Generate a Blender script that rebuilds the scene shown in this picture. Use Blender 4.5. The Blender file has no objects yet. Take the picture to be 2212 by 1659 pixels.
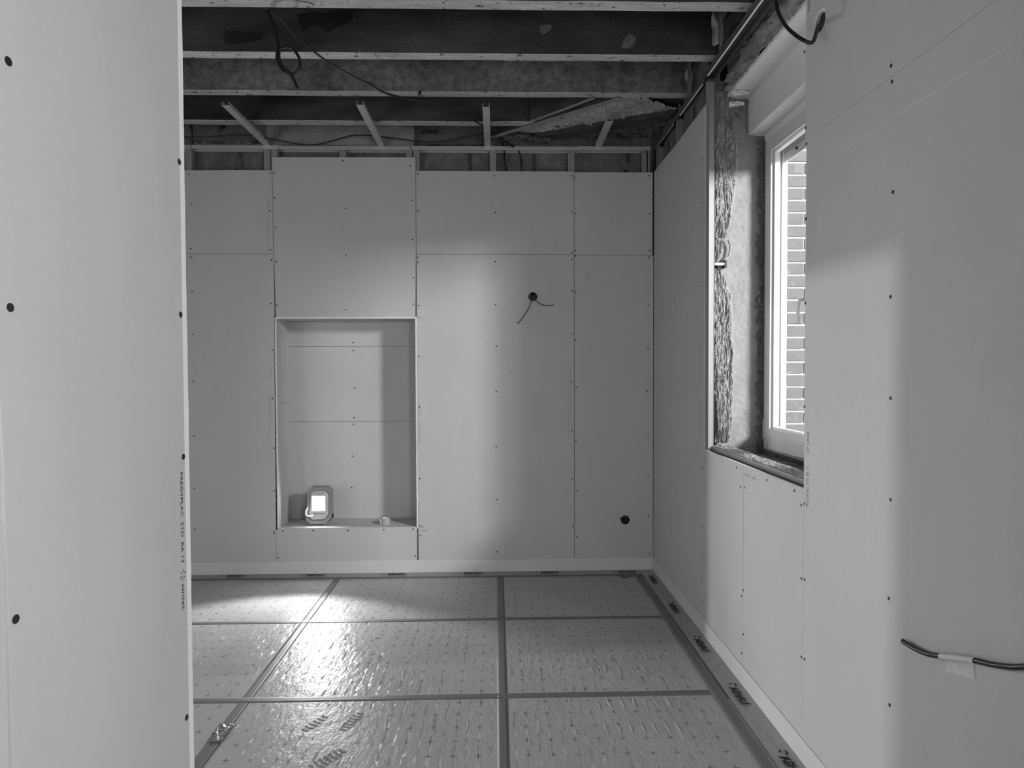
import bpy, bmesh, math, random
from mathutils import Vector, Matrix, noise
random.seed(7)
C = bpy.context.scene.collection
SC = bpy.context.scene

# ------------------------------------------------------------------ camera
F_PX = 1373.255
YAW, PIT, ROL = -0.02381, 0.024949, -0.003709
def _rot():
    cy, sy, cp, sp, cr, sr = math.cos(YAW), math.sin(YAW), math.cos(PIT), math.sin(PIT), math.cos(ROL), math.sin(ROL)
    Ry = Matrix(((cy, 0, sy), (0, 1, 0), (-sy, 0, cy)))
    Rx = Matrix(((1, 0, 0), (0, cp, -sp), (0, sp, cp)))
    Rz = Matrix(((cr, -sr, 0), (sr, cr, 0), (0, 0, 1)))
    return Rz @ Rx @ Ry
R = _rot()
cam_d = bpy.data.cameras.new('camera')
cam = bpy.data.objects.new('camera', cam_d); C.objects.link(cam)
right = Vector((R[0][0], R[0][2], -R[0][1]))
up = -Vector((R[1][0], R[1][2], -R[1][1]))
back = -Vector((R[2][0], R[2][2], -R[2][1]))
M = Matrix((right, up, back)).transposed().to_4x4()
M.translation = Vector((0, 0, 1.57))
cam.matrix_world = M
cam_d.sensor_fit = 'HORIZONTAL'; cam_d.sensor_width = 36.0
cam_d.lens = F_PX / 2212 * 36.0
cam_d.clip_start = 0.05
SC.camera = cam

# ------------------------------------------------------------------ world and lights
W = bpy.data.worlds.new('overcast_sky'); SC.world = W; W.use_nodes = True
bgn = W.node_tree.nodes['Background']
bgn.inputs['Color'].default_value = (1, 1, 1, 1); bgn.inputs['Strength'].default_value = 1.1

def area(name, loc, target, sx, sy, power, spread=180):
    d = bpy.data.lights.new(name, 'AREA'); d.shape = 'RECTANGLE'; d.size = sx; d.size_y = sy
    d.energy = power; d.spread = math.radians(spread)
    o = bpy.data.objects.new(name, d); C.objects.link(o)
    o.location = loc
    o.rotation_euler = (Vector(target) - Vector(loc)).to_track_quat('-Z', 'Y').to_euler()
    return o
# bright sky patch above the neighbouring roofs, outside the window
area('bright_sky_patch', (4.4, 0.2, 3.3), (0.0, 4.0, 1.6), 0.9, 0.7, 300)
# unseen source beyond the left doorway, placed to throw the right wall's bright patch
area('hall_patch_light', (-9.5, 2.2, 2.1), (1.2, 2.8, 1.2), 0.14, 0.12, 140)
# added fill light behind the camera, brightening the left partition
area('rear_fill_light', (1.15, -0.75, 1.7), (-2.0, 0.35, 1.6), 1.2, 1.4, 52)
# added fill light in the hidden left part, lifting the room's ambient level
area('left_fill_light', (-3.3, 1.0, 1.5), (0.5, 3.2, 1.4), 1.2, 1.4, 16)
# work light beam
sp = bpy.data.lights.new('work_light_beam', 'SPOT'); sp.energy = 44; sp.spot_size = math.radians(126); sp.spot_blend = 0.3
sp.shadow_soft_size = 0.035
spo = bpy.data.objects.new('work_light_beam', sp); C.objects.link(spo)
spo.location = (-1.378, 4.885, 0.535)
spo.rotation_euler = Vector((0.0, -1, 0.20)).to_track_quat('-Z', 'Y').to_euler()

SC.view_settings.view_transform = 'Standard'
SC.view_settings.look = 'None'
SC.view_settings.gamma = 1.0
SC.view_settings.use_curve_mapping = False
SC.view_settings.exposure = 1.0

# measured positions in metres
BACK_SCREWS= [(-0.012, 3.022), (-0.009, 2.747), (-0.008, 2.378), (-0.006, 2.052), (-0.003, 1.737), (-0.005, 1.392), (-0.007, 0.971), (-0.005, 0.566), (-0.003, 0.163), (-0.587, 3.033), (-0.589, 2.76), (-0.591, 2.409), (-0.592, 2.371), (-0.59, 2.046), (-0.59, 1.661), (-0.589, 1.275), (-0.59, 0.731), (-0.592, 0.369), (-0.589, 0.294), (0.57, 3.024), (0.573, 2.752), (0.573, 2.448), (0.573, 2.395), (0.576, 2.157), (0.572, 1.827), (0.571, 1.463), (0.574, 1.091), (0.574, 0.721), (0.581, 0.354), (0.598, 3.01), (0.601, 2.741), (0.601, 2.462), (0.597, 2.42), (0.601, 2.146), (0.6, 1.781), (0.607, 1.424), (0.603, 1.009), (0.609, 0.629), (0.609, 0.271), (1.162, 3.026), (1.166, 2.739), (1.167, 2.462), (1.163, 2.41), (1.16, 2.054), (1.157, 1.716), (1.151, 1.39), (1.158, 1.034), (1.159, 0.745), (1.163, 0.431), (1.171, 0.133), (-1.692, 3.036), (-2.292, 3.027), (-1.699, 2.757), (-1.693, 2.467), (-2.275, 2.804), (-2.287, 2.474), (-1.69, 2.388), (-2.285, 2.408), (-1.698, 2.062), (-2.282, 2.156), (-1.692, 1.714), (-2.28, 1.834), (-1.694, 1.347), (-2.283, 1.479), (-1.688, 0.971), (-2.286, 1.067), (-1.689, 0.648), (-2.289, 0.67), (-1.696, 0.323), (-2.29, 0.36), (-1.696, 0.337), (-1.661, 3.037), (-1.66, 2.854), (-1.656, 2.633), (-1.653, 2.377), (-1.653, 2.051), (-1.147, 3.131), (-0.645, 3.095), (-0.63, 2.836), (-0.632, 2.545), (-0.627, 2.256), (-0.629, 2.057), (-1.133, 2.776), (-1.133, 2.426), (-1.138, 2.016), (-1.63, 0.34), (-1.403, 0.341), (-1.137, 0.339), (-0.867, 0.343), (-0.645, 0.344), (-1.668, 0.135), (-0.629, 0.138)]
NICHE_SCREWS= [(-1.151, 1.779), (-1.148, 1.716), (-1.143, 1.416), (-1.149, 1.175), (-1.154, 1.123), (-1.164, 0.866), (-1.173, 0.612)]
RIGHT_SCREWS= [(3.696, 3.056), (3.702, 2.781), (3.707, 2.504), (3.706, 2.434), (3.71, 2.068), (3.714, 1.689), (3.702, 1.335), (3.675, 0.473), (3.673, 0.315), (3.681, 0.979), (3.677, 0.639), (3.671, 0.194), (4.261, 2.018), (4.259, 1.707), (4.256, 1.395), (4.268, 2.669), (4.264, 2.325), (3.052, 0.481), (3.075, 0.445), (3.049, 0.265), (3.071, 0.162), (3.047, 0.986), (3.094, 0.98), (3.15, 1.067), (2.789, 1.068), (2.529, 1.071), (2.47, 1.025), (2.444, 1.036), (2.465, 0.734), (2.439, 0.739), (2.46, 0.423), (2.434, 0.426), (2.472, 2.794), (2.456, 2.496), (2.451, 2.432), (2.45, 2.144), (2.449, 1.818), (2.45, 1.416), (1.924, 2.483), (1.919, 2.433), (1.908, 2.098), (1.914, 1.783), (1.908, 1.474), (1.903, 1.164), (1.906, 0.859), (1.896, 0.533)]
LEFT_SCREWS= [(1.229, 1.963), (1.225, 1.674), (1.226, 1.403), (0.807, 1.95), (0.801, 1.647), (0.798, 1.26)]
LOOP= [(-1.163, 3.2, 3.4), (-1.136, 3.2, 3.352), (-1.115, 3.2, 3.322), (-1.099, 3.2, 3.282), (-1.083, 3.2, 3.233), (-1.073, 3.2, 3.184), (-1.07, 3.2, 3.146), (-1.075, 3.2, 3.127), (-1.077, 3.2, 3.1), (-1.066, 3.2, 3.07), (-1.047, 3.2, 3.04), (-1.015, 3.2, 3.023), (-0.988, 3.2, 3.03), (-0.969, 3.2, 3.054), (-0.965, 3.2, 3.082), (-0.973, 3.2, 3.114), (-0.994, 3.2, 3.141), (-1.021, 3.2, 3.155), (-1.046, 3.2, 3.154), (-1.063, 3.2, 3.143), (-1.067, 3.2, 3.114), (-1.062, 3.2, 3.081), (-1.042, 3.2, 3.054), (-1.015, 3.2, 3.03), (-0.996, 3.2, 2.997), (-0.975, 3.2, 2.951)]
LONG= [(-1.123, 3.1, 3.353), (-1.104, 3.15, 3.338), (-1.07, 3.2, 3.311), (-1.012, 3.3, 3.261), (-0.899, 3.4, 3.194), (-0.777, 3.5, 3.156), (-0.697, 3.6, 3.154), (-0.647, 3.75, 3.173), (-0.534, 3.9, 3.202), (-0.376, 4.0, 3.219), (-0.214, 4.2, 3.225), (-0.1, 4.5, 3.273), (-0.037, 4.7, 3.299), (0.066, 4.8, 3.274), (0.136, 4.86, 3.244)]
BACKC= [(-2.3, 4.78, 3.28), (-2.151, 4.78, 3.28), (-2.016, 4.78, 3.291), (-1.881, 4.78, 3.299), (-1.746, 4.78, 3.286), (-1.611, 4.78, 3.259), (-1.441, 4.78, 3.23), (-1.339, 4.78, 3.227), (-1.203, 4.78, 3.258), (-1.066, 4.78, 3.296), (-0.93, 4.78, 3.297), (-0.725, 4.78, 3.274), (-0.519, 4.78, 3.251), (-0.382, 4.78, 3.258), (-0.21, 4.78, 3.293), (-0.072, 4.78, 3.311), (0.048, 4.78, 3.26), (0.134, 4.78, 3.216)]
DOWN1= [(0.049, 4.89, 3.317), (0.063, 4.89, 3.229), (0.07, 4.89, 3.142), (0.084, 4.89, 3.054)]
DOWN2= [(0.12, 4.89, 3.282), (0.173, 4.89, 3.226), (0.193, 4.89, 3.16), (0.2, 4.89, 3.055)]
UPC= [(1.1, 2.5, 3.035), (1.1, 2.5, 3.007), (1.1, 2.495, 2.983), (1.1, 2.475, 2.94), (1.1, 2.434, 2.884), (1.1, 2.391, 2.837), (1.1, 2.335, 2.786), (1.105, 2.289, 2.745), (1.12, 2.274, 2.728), (1.135, 2.278, 2.733), (1.15, 2.292, 2.755), (1.175, 2.329, 2.799), (1.21, 2.388, 2.85)]
LOC= [(1.186, 1.815, 0.766), (1.186, 1.761, 0.768), (1.186, 1.708, 0.777), (1.186, 1.657, 0.794), (1.186, 1.596, 0.818), (1.186, 1.535, 0.839), (1.186, 1.482, 0.854), (1.186, 1.425, 0.875), (1.186, 1.39, 0.892), (1.186, 1.34, 0.918), (1.186, 1.279, 0.953)]
W1= [(0.278, 4.8, 2.133), (0.272, 4.8, 2.105), (0.265, 4.8, 2.078), (0.255, 4.8, 2.05), (0.244, 4.8, 2.02), (0.219, 4.8, 1.982), (0.189, 4.8, 1.939), (0.158, 4.8, 1.903)]
W2= [(0.282, 4.8, 2.133), (0.285, 4.8, 2.105), (0.293, 4.8, 2.082), (0.314, 4.8, 2.063), (0.342, 4.8, 2.048), (0.367, 4.8, 2.041), (0.39, 4.8, 2.041), (0.43, 4.8, 2.045)]

# ------------------------------------------------------------------ materials
MATS = {}
def mat(name, col, rough=0.85, spec=0.3, metal=0.0, noises=(), bump=(), spots=None):
    """grey procedural material; noises: (scale, amount, (sx,sy,sz)); bump: (scale, strength, dist, (sx,sy,sz))"""
    m = bpy.data.materials.new(name); m.use_nodes = True
    nt = m.node_tree; N = nt.nodes; L = nt.links
    b = N['Principled BSDF']
    b.inputs['Roughness'].default_value = rough
    b.inputs['Specular IOR Level'].default_value = spec
    b.inputs['Metallic'].default_value = metal
    tc = N.new('ShaderNodeTexCoord')
    val = None
    def mth(op, a, c, clamp=False):
        n = N.new('ShaderNodeMath'); n.operation = op; n.use_clamp = clamp
        for i, v in enumerate((a, c)):
            if isinstance(v, (int, float)): n.inputs[i].default_value = v
            elif v is not None: L.new(v, n.inputs[i])
        return n.outputs[0]
    def ntex(scale, st, detail=4):
        mp = N.new('ShaderNodeMapping'); mp.inputs['Scale'].default_value = st
        L.new(tc.outputs['Object'], mp.inputs[0])
        t = N.new('ShaderNodeTexNoise'); t.inputs['Scale'].default_value = scale; t.inputs['Detail'].default_value = detail
        L.new(mp.outputs[0], t.inputs['Vector'])
        return t.outputs['Fac']
    v = col
    for (sc, am, st) in noises:
        f = ntex(sc, st)
        f = mth('SUBTRACT', f, 0.5); f = mth('MULTIPLY', f, am * 2); f = mth('ADD', f, 1.0)
        v = mth('MULTIPLY', v, f)
    if spots:
        sc, th, dark, st = spots
        f = ntex(sc, st, 2)
        f = mth('GREATER_THAN', f, th); f = mth('MULTIPLY', f, dark - 1.0); f = mth('ADD', f, 1.0)
        v = mth('MULTIPLY', v, f)
    m['_v'] = 1
    if isinstance(v, float) or isinstance(v, int):
        b.inputs['Base Color'].default_value = (v, v, v, 1)
    else:
        v = mth('MAXIMUM', v, 0.0)
        cb = N.new('ShaderNodeCombineColor')
        for i in range(3): L.new(v, cb.inputs[i])
        L.new(cb.outputs[0], b.inputs['Base Color'])
    prev = None
    for (sc, strn, dist, st) in bump:
        f = ntex(sc, st, 3)
        bn = N.new('ShaderNodeBump'); bn.inputs['Strength'].default_value = strn; bn.inputs['Distance'].default_value = dist
        L.new(f, bn.inputs['Height'])
        if prev: L.new(prev, bn.inputs['Normal'])
        prev = bn.outputs[0]
    if prev: L.new(prev, b.inputs['Normal'])
    MATS[name] = m
    m['mth'] = 0
    return m
I3 = (1, 1, 1)
mat('plasterboard_paper', 0.50, 0.9, 0.2, noises=((3, .05, I3), (60, .035, I3), (14, .03, (1, 1, .25))), bump=((500, .06, .001, I3),))
mat('gypsum_core', 0.74, 0.9, 0.2, noises=((90, .06, I3),), bump=((120, .4, .002, I3),))
mat('ink', 0.16, 0.8, 0.2)
mat('black_ink', 0.012, 0.6, 0.3)
mat('faded_ink', 0.27, 0.9, 0.2)
mat('screw_steel', 0.015, 0.5, 0.4)
mat('gap_shade', 0.02, 0.95, 0.1)  # near-black colour standing in for shade in gaps and holes
mat('foam', 0.60, 0.75, 0.3, noises=((120, .10, I3), (6, .04, I3)), bump=((220, .5, .002, I3),))
mat('clear_film', 0.28, 0.3, 0.5, noises=((8, .12, (1, 1, 1)), (60, .1, (1, .3, 1))), bump=((25, .5, .01, (1, .3, 1)),))
mat('joint_tape', 0.15, 0.5, 0.35, noises=((4, .08, I3),), bump=((60, .25, .003, (.15, 1, 1)),))
mat('joint_tape_lengthwise', 0.15, 0.5, 0.35, noises=((4, .08, I3),), bump=((60, .25, .003, (1, .15, 1)),))
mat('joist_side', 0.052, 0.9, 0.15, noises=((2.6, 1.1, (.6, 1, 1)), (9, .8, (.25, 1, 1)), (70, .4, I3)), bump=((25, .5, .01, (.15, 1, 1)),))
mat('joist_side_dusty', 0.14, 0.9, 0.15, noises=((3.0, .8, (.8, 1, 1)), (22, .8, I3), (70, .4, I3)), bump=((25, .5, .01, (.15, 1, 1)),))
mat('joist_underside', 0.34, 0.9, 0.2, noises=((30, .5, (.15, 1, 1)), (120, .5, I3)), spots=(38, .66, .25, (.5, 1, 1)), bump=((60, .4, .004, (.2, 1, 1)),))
mat('deck_wood', 0.085, 0.9, 0.15, noises=((12, .5, (1, .15, 1)), (3, .3, I3)))
mat('galvanised_steel', 0.50, 0.42, 0.5, metal=0.35, noises=((25, .08, (1, 1, .3)),))
mat('shaded_steel', 0.10, 0.5, 0.4, metal=0.2, noises=((25, .12, (1, 1, .3)),))  # same steel darkened for shaded rails and opening stud; shade painted in
mat('galvanised_dull', 0.30, 0.5, 0.4, metal=0.2, noises=((25, .12, (1, 1, .3)),))
mat('masonry_plaster', 0.26, 0.95, 0.15, noises=((7, .25, I3), (40, .16, I3)), spots=(60, .72, 1.35, I3), bump=((40, .5, .008, I3), (9, .5, .02, I3)))
mat('rough_masonry', 0.17, 0.95, 0.15, noises=((10, .5, I3), (50, .35, I3)), bump=((30, 1, .02, I3),))
mat('rubble', 0.09, 0.95, 0.15, noises=((14, .6, I3), (60, .4, I3)), bump=((40, 1, .02, I3),))
mat('old_concrete', 0.36, 0.95, 0.15, noises=((6, .45, I3), (30, .5, I3), (90, .5, I3)), bump=((60, .8, .01, I3),))
mat('mineral_wool', 0.37, 0.95, 0.1, noises=((150, .3, (1, 1, .06)), (45, .3, (1, 1, .09)), (9, .25, (1, 1, .5))), bump=((220, 1, .010, (1, 1, .15)), (500, .8, .004, (1, 1, .3))))
mat('mineral_wool_flat', 0.42, 0.95, 0.1, noises=((120, .5, (1, .2, 1)), (30, .4, (1, .3, 1))), bump=((220, 1, .01, (1, .2, 1)), (500, .8, .004, I3)))
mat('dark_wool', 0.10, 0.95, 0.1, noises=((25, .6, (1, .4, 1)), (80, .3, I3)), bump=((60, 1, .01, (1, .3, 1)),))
mat('white_render', 0.66, 0.9, 0.2, noises=((5, .04, I3),), bump=((90, .12, .002, I3),))
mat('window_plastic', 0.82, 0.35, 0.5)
mat('window_plastic_shade', 0.60, 0.4, 0.4)  # same plastic, darker on faces turned from daylight; shade in the colour
mat('brick_face', 0.14, 0.9, 0.2, noises=((14, .2, I3), (60, .15, I3)), spots=(12, .66, 1.25, I3), bump=((50, .4, .004, I3),))
mat('lime_mortar', 0.42, 0.9, 0.2, noises=((60, .12, I3),))
mat('black_cable', 0.012, 0.38, 0.45)
mat('grey_cable', 0.03, 0.4, 0.4)
mat('black_plastic', 0.02, 0.4, 0.4)
mat('grey_rubber', 0.28, 0.6, 0.3)
mat('lamp_grey', 0.42, 0.4, 0.4)
mat('lamp_face', 0.55, 0.4, 0.4)
mat('white_plastic', 0.75, 0.4, 0.4)
mat('glossy_tape', 0.5, 0.25, 0.6)
mat('crumpled_tape', 0.16, 0.2, 0.6, bump=((60, 1, .01, I3),))
mat('boot_dust', 0.24, 0.75, 0.2, noises=((30, .3, I3),))
mat('concrete_floor', 0.25, 0.9, 0.2, noises=((5, .2, I3),))
mat('hall_plaster', 0.55, 0.9, 0.2)
# emission for the lit LED field
def emis(name, s):
    m = bpy.data.materials.new(name); m.use_nodes = True
    b = m.node_tree.nodes['Principled BSDF']
    b.inputs['Base Color'].default_value = (.8, .8, .8, 1)
    b.inputs['Emission Color'].default_value = (1, 1, 1, 1); b.inputs['Emission Strength'].default_value = s
    MATS[name] = m
emis('led_glow', 45.0)
# thin glass: mostly transparent with a fresnel reflection
g = bpy.data.materials.new('window_glass'); g.use_nodes = True; nt = g.node_tree; nt.nodes.clear()
o_ = nt.nodes.new('ShaderNodeOutputMaterial'); mx = nt.nodes.new('ShaderNodeMixShader'); tr = nt.nodes.new('ShaderNodeBsdfTransparent')
gl = nt.nodes.new('ShaderNodeBsdfGlossy'); fr = nt.nodes.new('ShaderNodeFresnel'); gl.inputs['Roughness'].default_value = 0.02
tr.inputs[0].default_value = (.93, .93, .93, 1)
geo = nt.nodes.new('ShaderNodeNewGeometry'); inv = nt.nodes.new('ShaderNodeMath'); inv.operation = 'SUBTRACT'; inv.inputs[0].default_value = 1.0
mu = nt.nodes.new('ShaderNodeMath'); mu.operation = 'MULTIPLY'; fr.inputs['IOR'].default_value = 1.45
nt.links.new(geo.outputs['Backfacing'], inv.inputs[1]); nt.links.new(inv.outputs[0], mu.inputs[1]); nt.links.new(fr.outputs[0], mu.inputs[0])
nt.links.new(mu.outputs[0], mx.inputs[0]); nt.links.new(tr.outputs[0], mx.inputs[1]); nt.links.new(gl.outputs[0], mx.inputs[2]); nt.links.new(mx.outputs[0], o_.inputs[0])
MATS['window_glass'] = g

def cross_material(name, base, ax, px, py, x0, y0, rough, metal, arm, half, ink, noises, bumps, spec=0.5, rot=0, wrinkle=0):
    """printed grid of small crosses; ax = the two object axes used ('XY' floor, 'XZ' back wall, 'YZ' right wall)"""
    m = bpy.data.materials.new(name); m.use_nodes = True
    nt = m.node_tree; N = nt.nodes; L = nt.links; b = N['Principled BSDF']
    b.inputs['Roughness'].default_value = rough; b.inputs['Metallic'].default_value = metal; b.inputs['Specular IOR Level'].default_value = spec
    tc = N.new('ShaderNodeTexCoord'); sx = N.new('ShaderNodeSeparateXYZ'); L.new(tc.outputs['Object'], sx.inputs[0])
    def mth(op, a, c=None, d=None):
        n = N.new('ShaderNodeMath'); n.operation = op
        for i, v in enumerate((a, c, d)):
            if v is None: continue
            if isinstance(v, (int, float)): n.inputs[i].default_value = v
            else: L.new(v, n.inputs[i])
        return n.outputs[0]
    def cell(out, p, o):
        f = mth('SUBTRACT', out, o); f = mth('DIVIDE', f, p); f = mth('ADD', f, 0.5); f = mth('FRACT', f); f = mth('SUBTRACT', f, 0.5)
        f = mth('MULTIPLY', f, p); return mth('ABSOLUTE', f)
    u = cell(sx.outputs[ax[0]], px, x0); v = cell(sx.outputs[ax[1]], py, y0)
    a1 = mth('MULTIPLY', mth('LESS_THAN', u, half), mth('LESS_THAN', v, arm))
    a2 = mth('MULTIPLY', mth('LESS_THAN', v, half), mth('LESS_THAN', u, arm))
    k = mth('MAXIMUM', a1, a2)
    def ntex(sc, st, detail=4, w=0):
        mp = N.new('ShaderNodeMapping'); mp.inputs['Scale'].default_value = st; L.new(tc.outputs['Object'], mp.inputs[0])
        t = N.new('ShaderNodeTexNoise'); t.inputs['Scale'].default_value = sc; t.inputs['Detail'].default_value = detail
        L.new(mp.outputs[0], t.inputs['Vector']); return t.outputs['Fac']
    c = None; val = base
    for sc, am, st in noises:
        f = mth('ADD', mth('MULTIPLY', mth('SUBTRACT', ntex(sc, st), .5), am * 2), 1.0); val = mth('MULTIPLY', val, f)
    val = mth('MULTIPLY', val, mth('SUBTRACT', 1.0, mth('MULTIPLY', k, 1 - ink)))
    cb = N.new('ShaderNodeCombineColor')
    for i in range(3): L.new(val, cb.inputs[i])
    L.new(cb.outputs[0], b.inputs['Base Color'])
    prev = None
    def addb(h, s, d):
        nonlocal prev
        bn = N.new('ShaderNodeBump'); bn.inputs['Strength'].default_value = s; bn.inputs['Distance'].default_value = d
        L.new(h, bn.inputs['Height'])
        if prev: L.new(prev, bn.inputs['Normal'])
        prev = bn.outputs[0]
    for sc, s, d, st in bumps: addb(ntex(sc, st, 2), s, d)
    if wrinkle:
        # short blisters of the film in rows along the printed lines, in patches
        vo = N.new('ShaderNodeTexVoronoi'); vo.inputs['Scale'].default_value = 1.0
        mp = N.new('ShaderNodeMapping'); mp.inputs['Scale'].default_value = (34, 16, 1); L.new(tc.outputs['Object'], mp.inputs[0])
        L.new(mp.outputs[0], vo.inputs['Vector'])
        h = mth('LESS_THAN', cell(sx.outputs[0], px / 2, x0), 0.007)
        h = mth('MULTIPLY', h, mth('SUBTRACT', 1.0, vo.outputs['Distance']))
        patch = mth('GREATER_THAN', ntex(2.2, (1, 1, 1), 1), 0.42)
        addb(mth('MULTIPLY', h, patch), wrinkle, .006)
        v2 = N.new('ShaderNodeTexVoronoi'); v2.feature = 'DISTANCE_TO_EDGE'; v2.inputs['Scale'].default_value = 38
        L.new(tc.outputs['Object'], v2.inputs['Vector'])
        e = mth('LESS_THAN', v2.outputs['Distance'], 0.09)
        p2 = mth('GREATER_THAN', ntex(2.6, (1, 1, 1), 2), 0.50)
        addb(mth('MULTIPLY', e, p2), wrinkle * .8, .004)
    if prev: L.new(prev, b.inputs['Normal'])
    MATS[name] = m
PX, PY = 1.2164 / 12, 0.1037
cross_material('insulation_foil_floor', 0.40, (0, 1), PX, PY, 0.0, 0.052, 0.38, 0.0, .014, .0014, .2,
               ((3, .12, I3), (20, .06, (.3, 1, 1))), ((5, .25, .02, (1, 1, 1)), (28, .55, .006, (1.3, .6, 1)), (75, .5, .003, I3)), wrinkle=1.0, spec=0.13)
cross_material('batt_foil', 0.15, (0, 2), .104, .104, 0.0, 0.05, 0.45, 0.15, .010, .0014, .2,
               ((4, .35, I3), (16, .3, (1, 1, .3))), ((7, .9, .04, (1, 1, .4)), (22, .6, .01, (1, 1, .5))))
cross_material('batt_foil_side', 0.15, (1, 2), .104, .104, 0.0, 0.05, 0.45, 0.15, .010, .0014, .2,
               ((4, .35, I3), (16, .3, (1, 1, .3))), ((7, .9, .04, (1, 1, .4)), (22, .6, .01, (1, 1, .5))))
cross_material('batt_foil_pale', 0.30, (0, 2), .1015, .3, 0.06, 0.06, 0.45, 0.1, .010, .0014, .2,
               ((4, .2, I3), (12, .2, (1, 1, .2))), ((6, .6, .04, (1, 1, .3)),))

# ------------------------------------------------------------------ mesh helpers
def wloc(p):
    v = Vector((0, 0, 0))
    while p: v += Vector(p.location); p = p.parent
    return v
def obj(name, bm, m, parent=None, kind=None, label=None, loc=None, smooth=False):
    me = bpy.data.meshes.new(name)
    if smooth:
        for f in bm.faces: f.smooth = True
    bm.to_mesh(me); bm.free()
    for mm in (m if isinstance(m, (list, tuple)) else [m]): me.materials.append(MATS[mm])
    o = bpy.data.objects.new(name, me); C.objects.link(o)
    if loc: o.location = loc
    if parent:
        o.parent = parent
        o.location = Vector(o.location) - wloc(parent)
    if kind: o['kind'] = kind
    if label: o['label'] = label
    return o
def tag(o, label, cat, group=None, kind=None):
    o['label'] = label; o['category'] = cat
    if group: o['group'] = group
    if kind: o['kind'] = kind
    return o
def empty(name, loc=(0, 0, 0)):
    o = bpy.data.objects.new(name, None); C.objects.link(o); o.location = loc; o.empty_display_size = .05
    return o
def bx(bm, x0, x1, y0, y1, z0, z1, mi=0, bev=0):
    vs = [bm.verts.new(p) for p in ((x0, y0, z0), (x1, y0, z0), (x1, y1, z0), (x0, y1, z0), (x0, y0, z1), (x1, y0, z1), (x1, y1, z1), (x0, y1, z1))]
    fs = []
    for q in ((0, 3, 2, 1), (4, 5, 6, 7), (0, 1, 5, 4), (1, 2, 6, 5), (2, 3, 7, 6), (3, 0, 4, 7)):
        f = bm.faces.new([vs[i] for i in q]); f.material_index = mi; fs.append(f)
    if bev:
        es = list({e for f in fs for e in f.edges})
        bmesh.ops.bevel(bm, geom=es, offset=bev, segments=2, affect='EDGES', profile=.6)
    return fs
def box(name, b, m, parent=None, bev=0, **k):
    bm = bmesh.new(); bx(bm, *b, bev=bev); return obj(name, bm, m, parent, **k)
def tube(bm, pts, r, n=10, cap=True, mi=0):
    pts = [Vector(p) for p in pts]; rings = []
    up0 = Vector((0.13, 0.21, 0.97))
    for i, p in enumerate(pts):
        a = pts[max(i - 1, 0)]; b = pts[min(i + 1, len(pts) - 1)]; t = (b - a).normalized()
        u = t.cross(up0)
        if u.length < 1e-3: u = t.cross(Vector((1, 0, 0)))
        u.normalize(); w = t.cross(u).normalized()
        rr = r[i] if isinstance(r, (list, tuple)) else r
        rings.append([bm.verts.new(p + (u * math.cos(k * 2 * math.pi / n) + w * math.sin(k * 2 * math.pi / n)) * rr) for k in range(n)])
    for i in range(len(rings) - 1):
        for k in range(n):
            f = bm.faces.new((rings[i][k], rings[i][(k + 1) % n], rings[i + 1][(k + 1) % n], rings[i + 1][k])); f.smooth = True; f.material_index = mi
    if cap:
        bm.faces.new(list(reversed(rings[0]))).material_index = mi; bm.faces.new(rings[-1]).material_index = mi
def smoothpath(pts, n=6):
    P = [Vector(p) for p in pts]; out = []
    for i in range(len(P) - 1):
        p0 = P[max(i - 1, 0)]; p1 = P[i]; p2 = P[i + 1]; p3 = P[min(i + 2, len(P) - 1)]
        for k in range(n):
            t = k / n
            out.append(.5 * ((2 * p1) + (-p0 + p2) * t + (2 * p0 - 5 * p1 + 4 * p2 - p3) * t * t + (-p0 + 3 * p1 - 3 * p2 + p3) * t ** 3))
    out.append(P[-1]); return out
def cable(name, pts, r, m, label=None, cat='cable', group=None, parent=None, n=10):
    bm = bmesh.new(); tube(bm, smoothpath(pts), r, n)
    o = obj(name, bm, m, parent)
    if label: tag(o, label, cat, group)
    return o
def disc(bm, c, nrm, r, h, n=12, mi=0):
    c = Vector(c); nrm = Vector(nrm).normalized()
    u = nrm.orthogonal().normalized(); w = nrm.cross(u)
    a = [bm.verts.new(c + (u * math.cos(k * 2 * math.pi / n) + w * math.sin(k * 2 * math.pi / n)) * r) for k in range(n)]
    b = [bm.verts.new(v.co + nrm * h) for v in a]
    bm.faces.new(b).material_index = mi; bm.faces.new(list(reversed(a))).material_index = mi
    for k in range(n): bm.faces.new((a[k], a[(k + 1) % n], b[(k + 1) % n], b[k])).material_index = mi
def to3(plane, a, b, c):
    # plane 'Y' : a=X b=Z c=Y ; plane 'X' : a=Y b=Z c=X ; plane 'Z' : a=X b=Y c=Z
    return (a, c, b) if plane == 'Y' else ((c, a, b) if plane == 'X' else (a, b, c))
def slab(bm, plane, outline, c0, c1, holes=(), mi=0):
    """a sheet with real thickness from c0 to c1 along its normal; outline and holes are 2D loops"""
    edges = []; loops = []
    for lp in [outline] + list(holes):
        vs = [bm.verts.new(to3(plane, a, b, c0)) for a, b in lp]; loops.append(vs)
        edges += [bm.edges.new((vs[i], vs[(i + 1) % len(vs)])) for i in range(len(vs))]
    r = bmesh.ops.triangle_fill(bm, use_beauty=True, use_dissolve=False, edges=edges)
    fs = [g for g in r['geom'] if isinstance(g, bmesh.types.BMFace)]
    ex = bmesh.ops.extrude_face_region(bm, geom=fs)
    d = Vector(to3(plane, 0, 0, c1 - c0))
    for g in ex['geom']:
        if isinstance(g, bmesh.types.BMVert): g.co += d
    for f in bm.faces: f.material_index = mi
    bmesh.ops.recalc_face_normals(bm, faces=bm.faces)
def circ(a, b, r, n=24): return [(a + r * math.cos(2 * math.pi * k / n), b + r * math.sin(2 * math.pi * k / n)) for k in range(n)]
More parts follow.
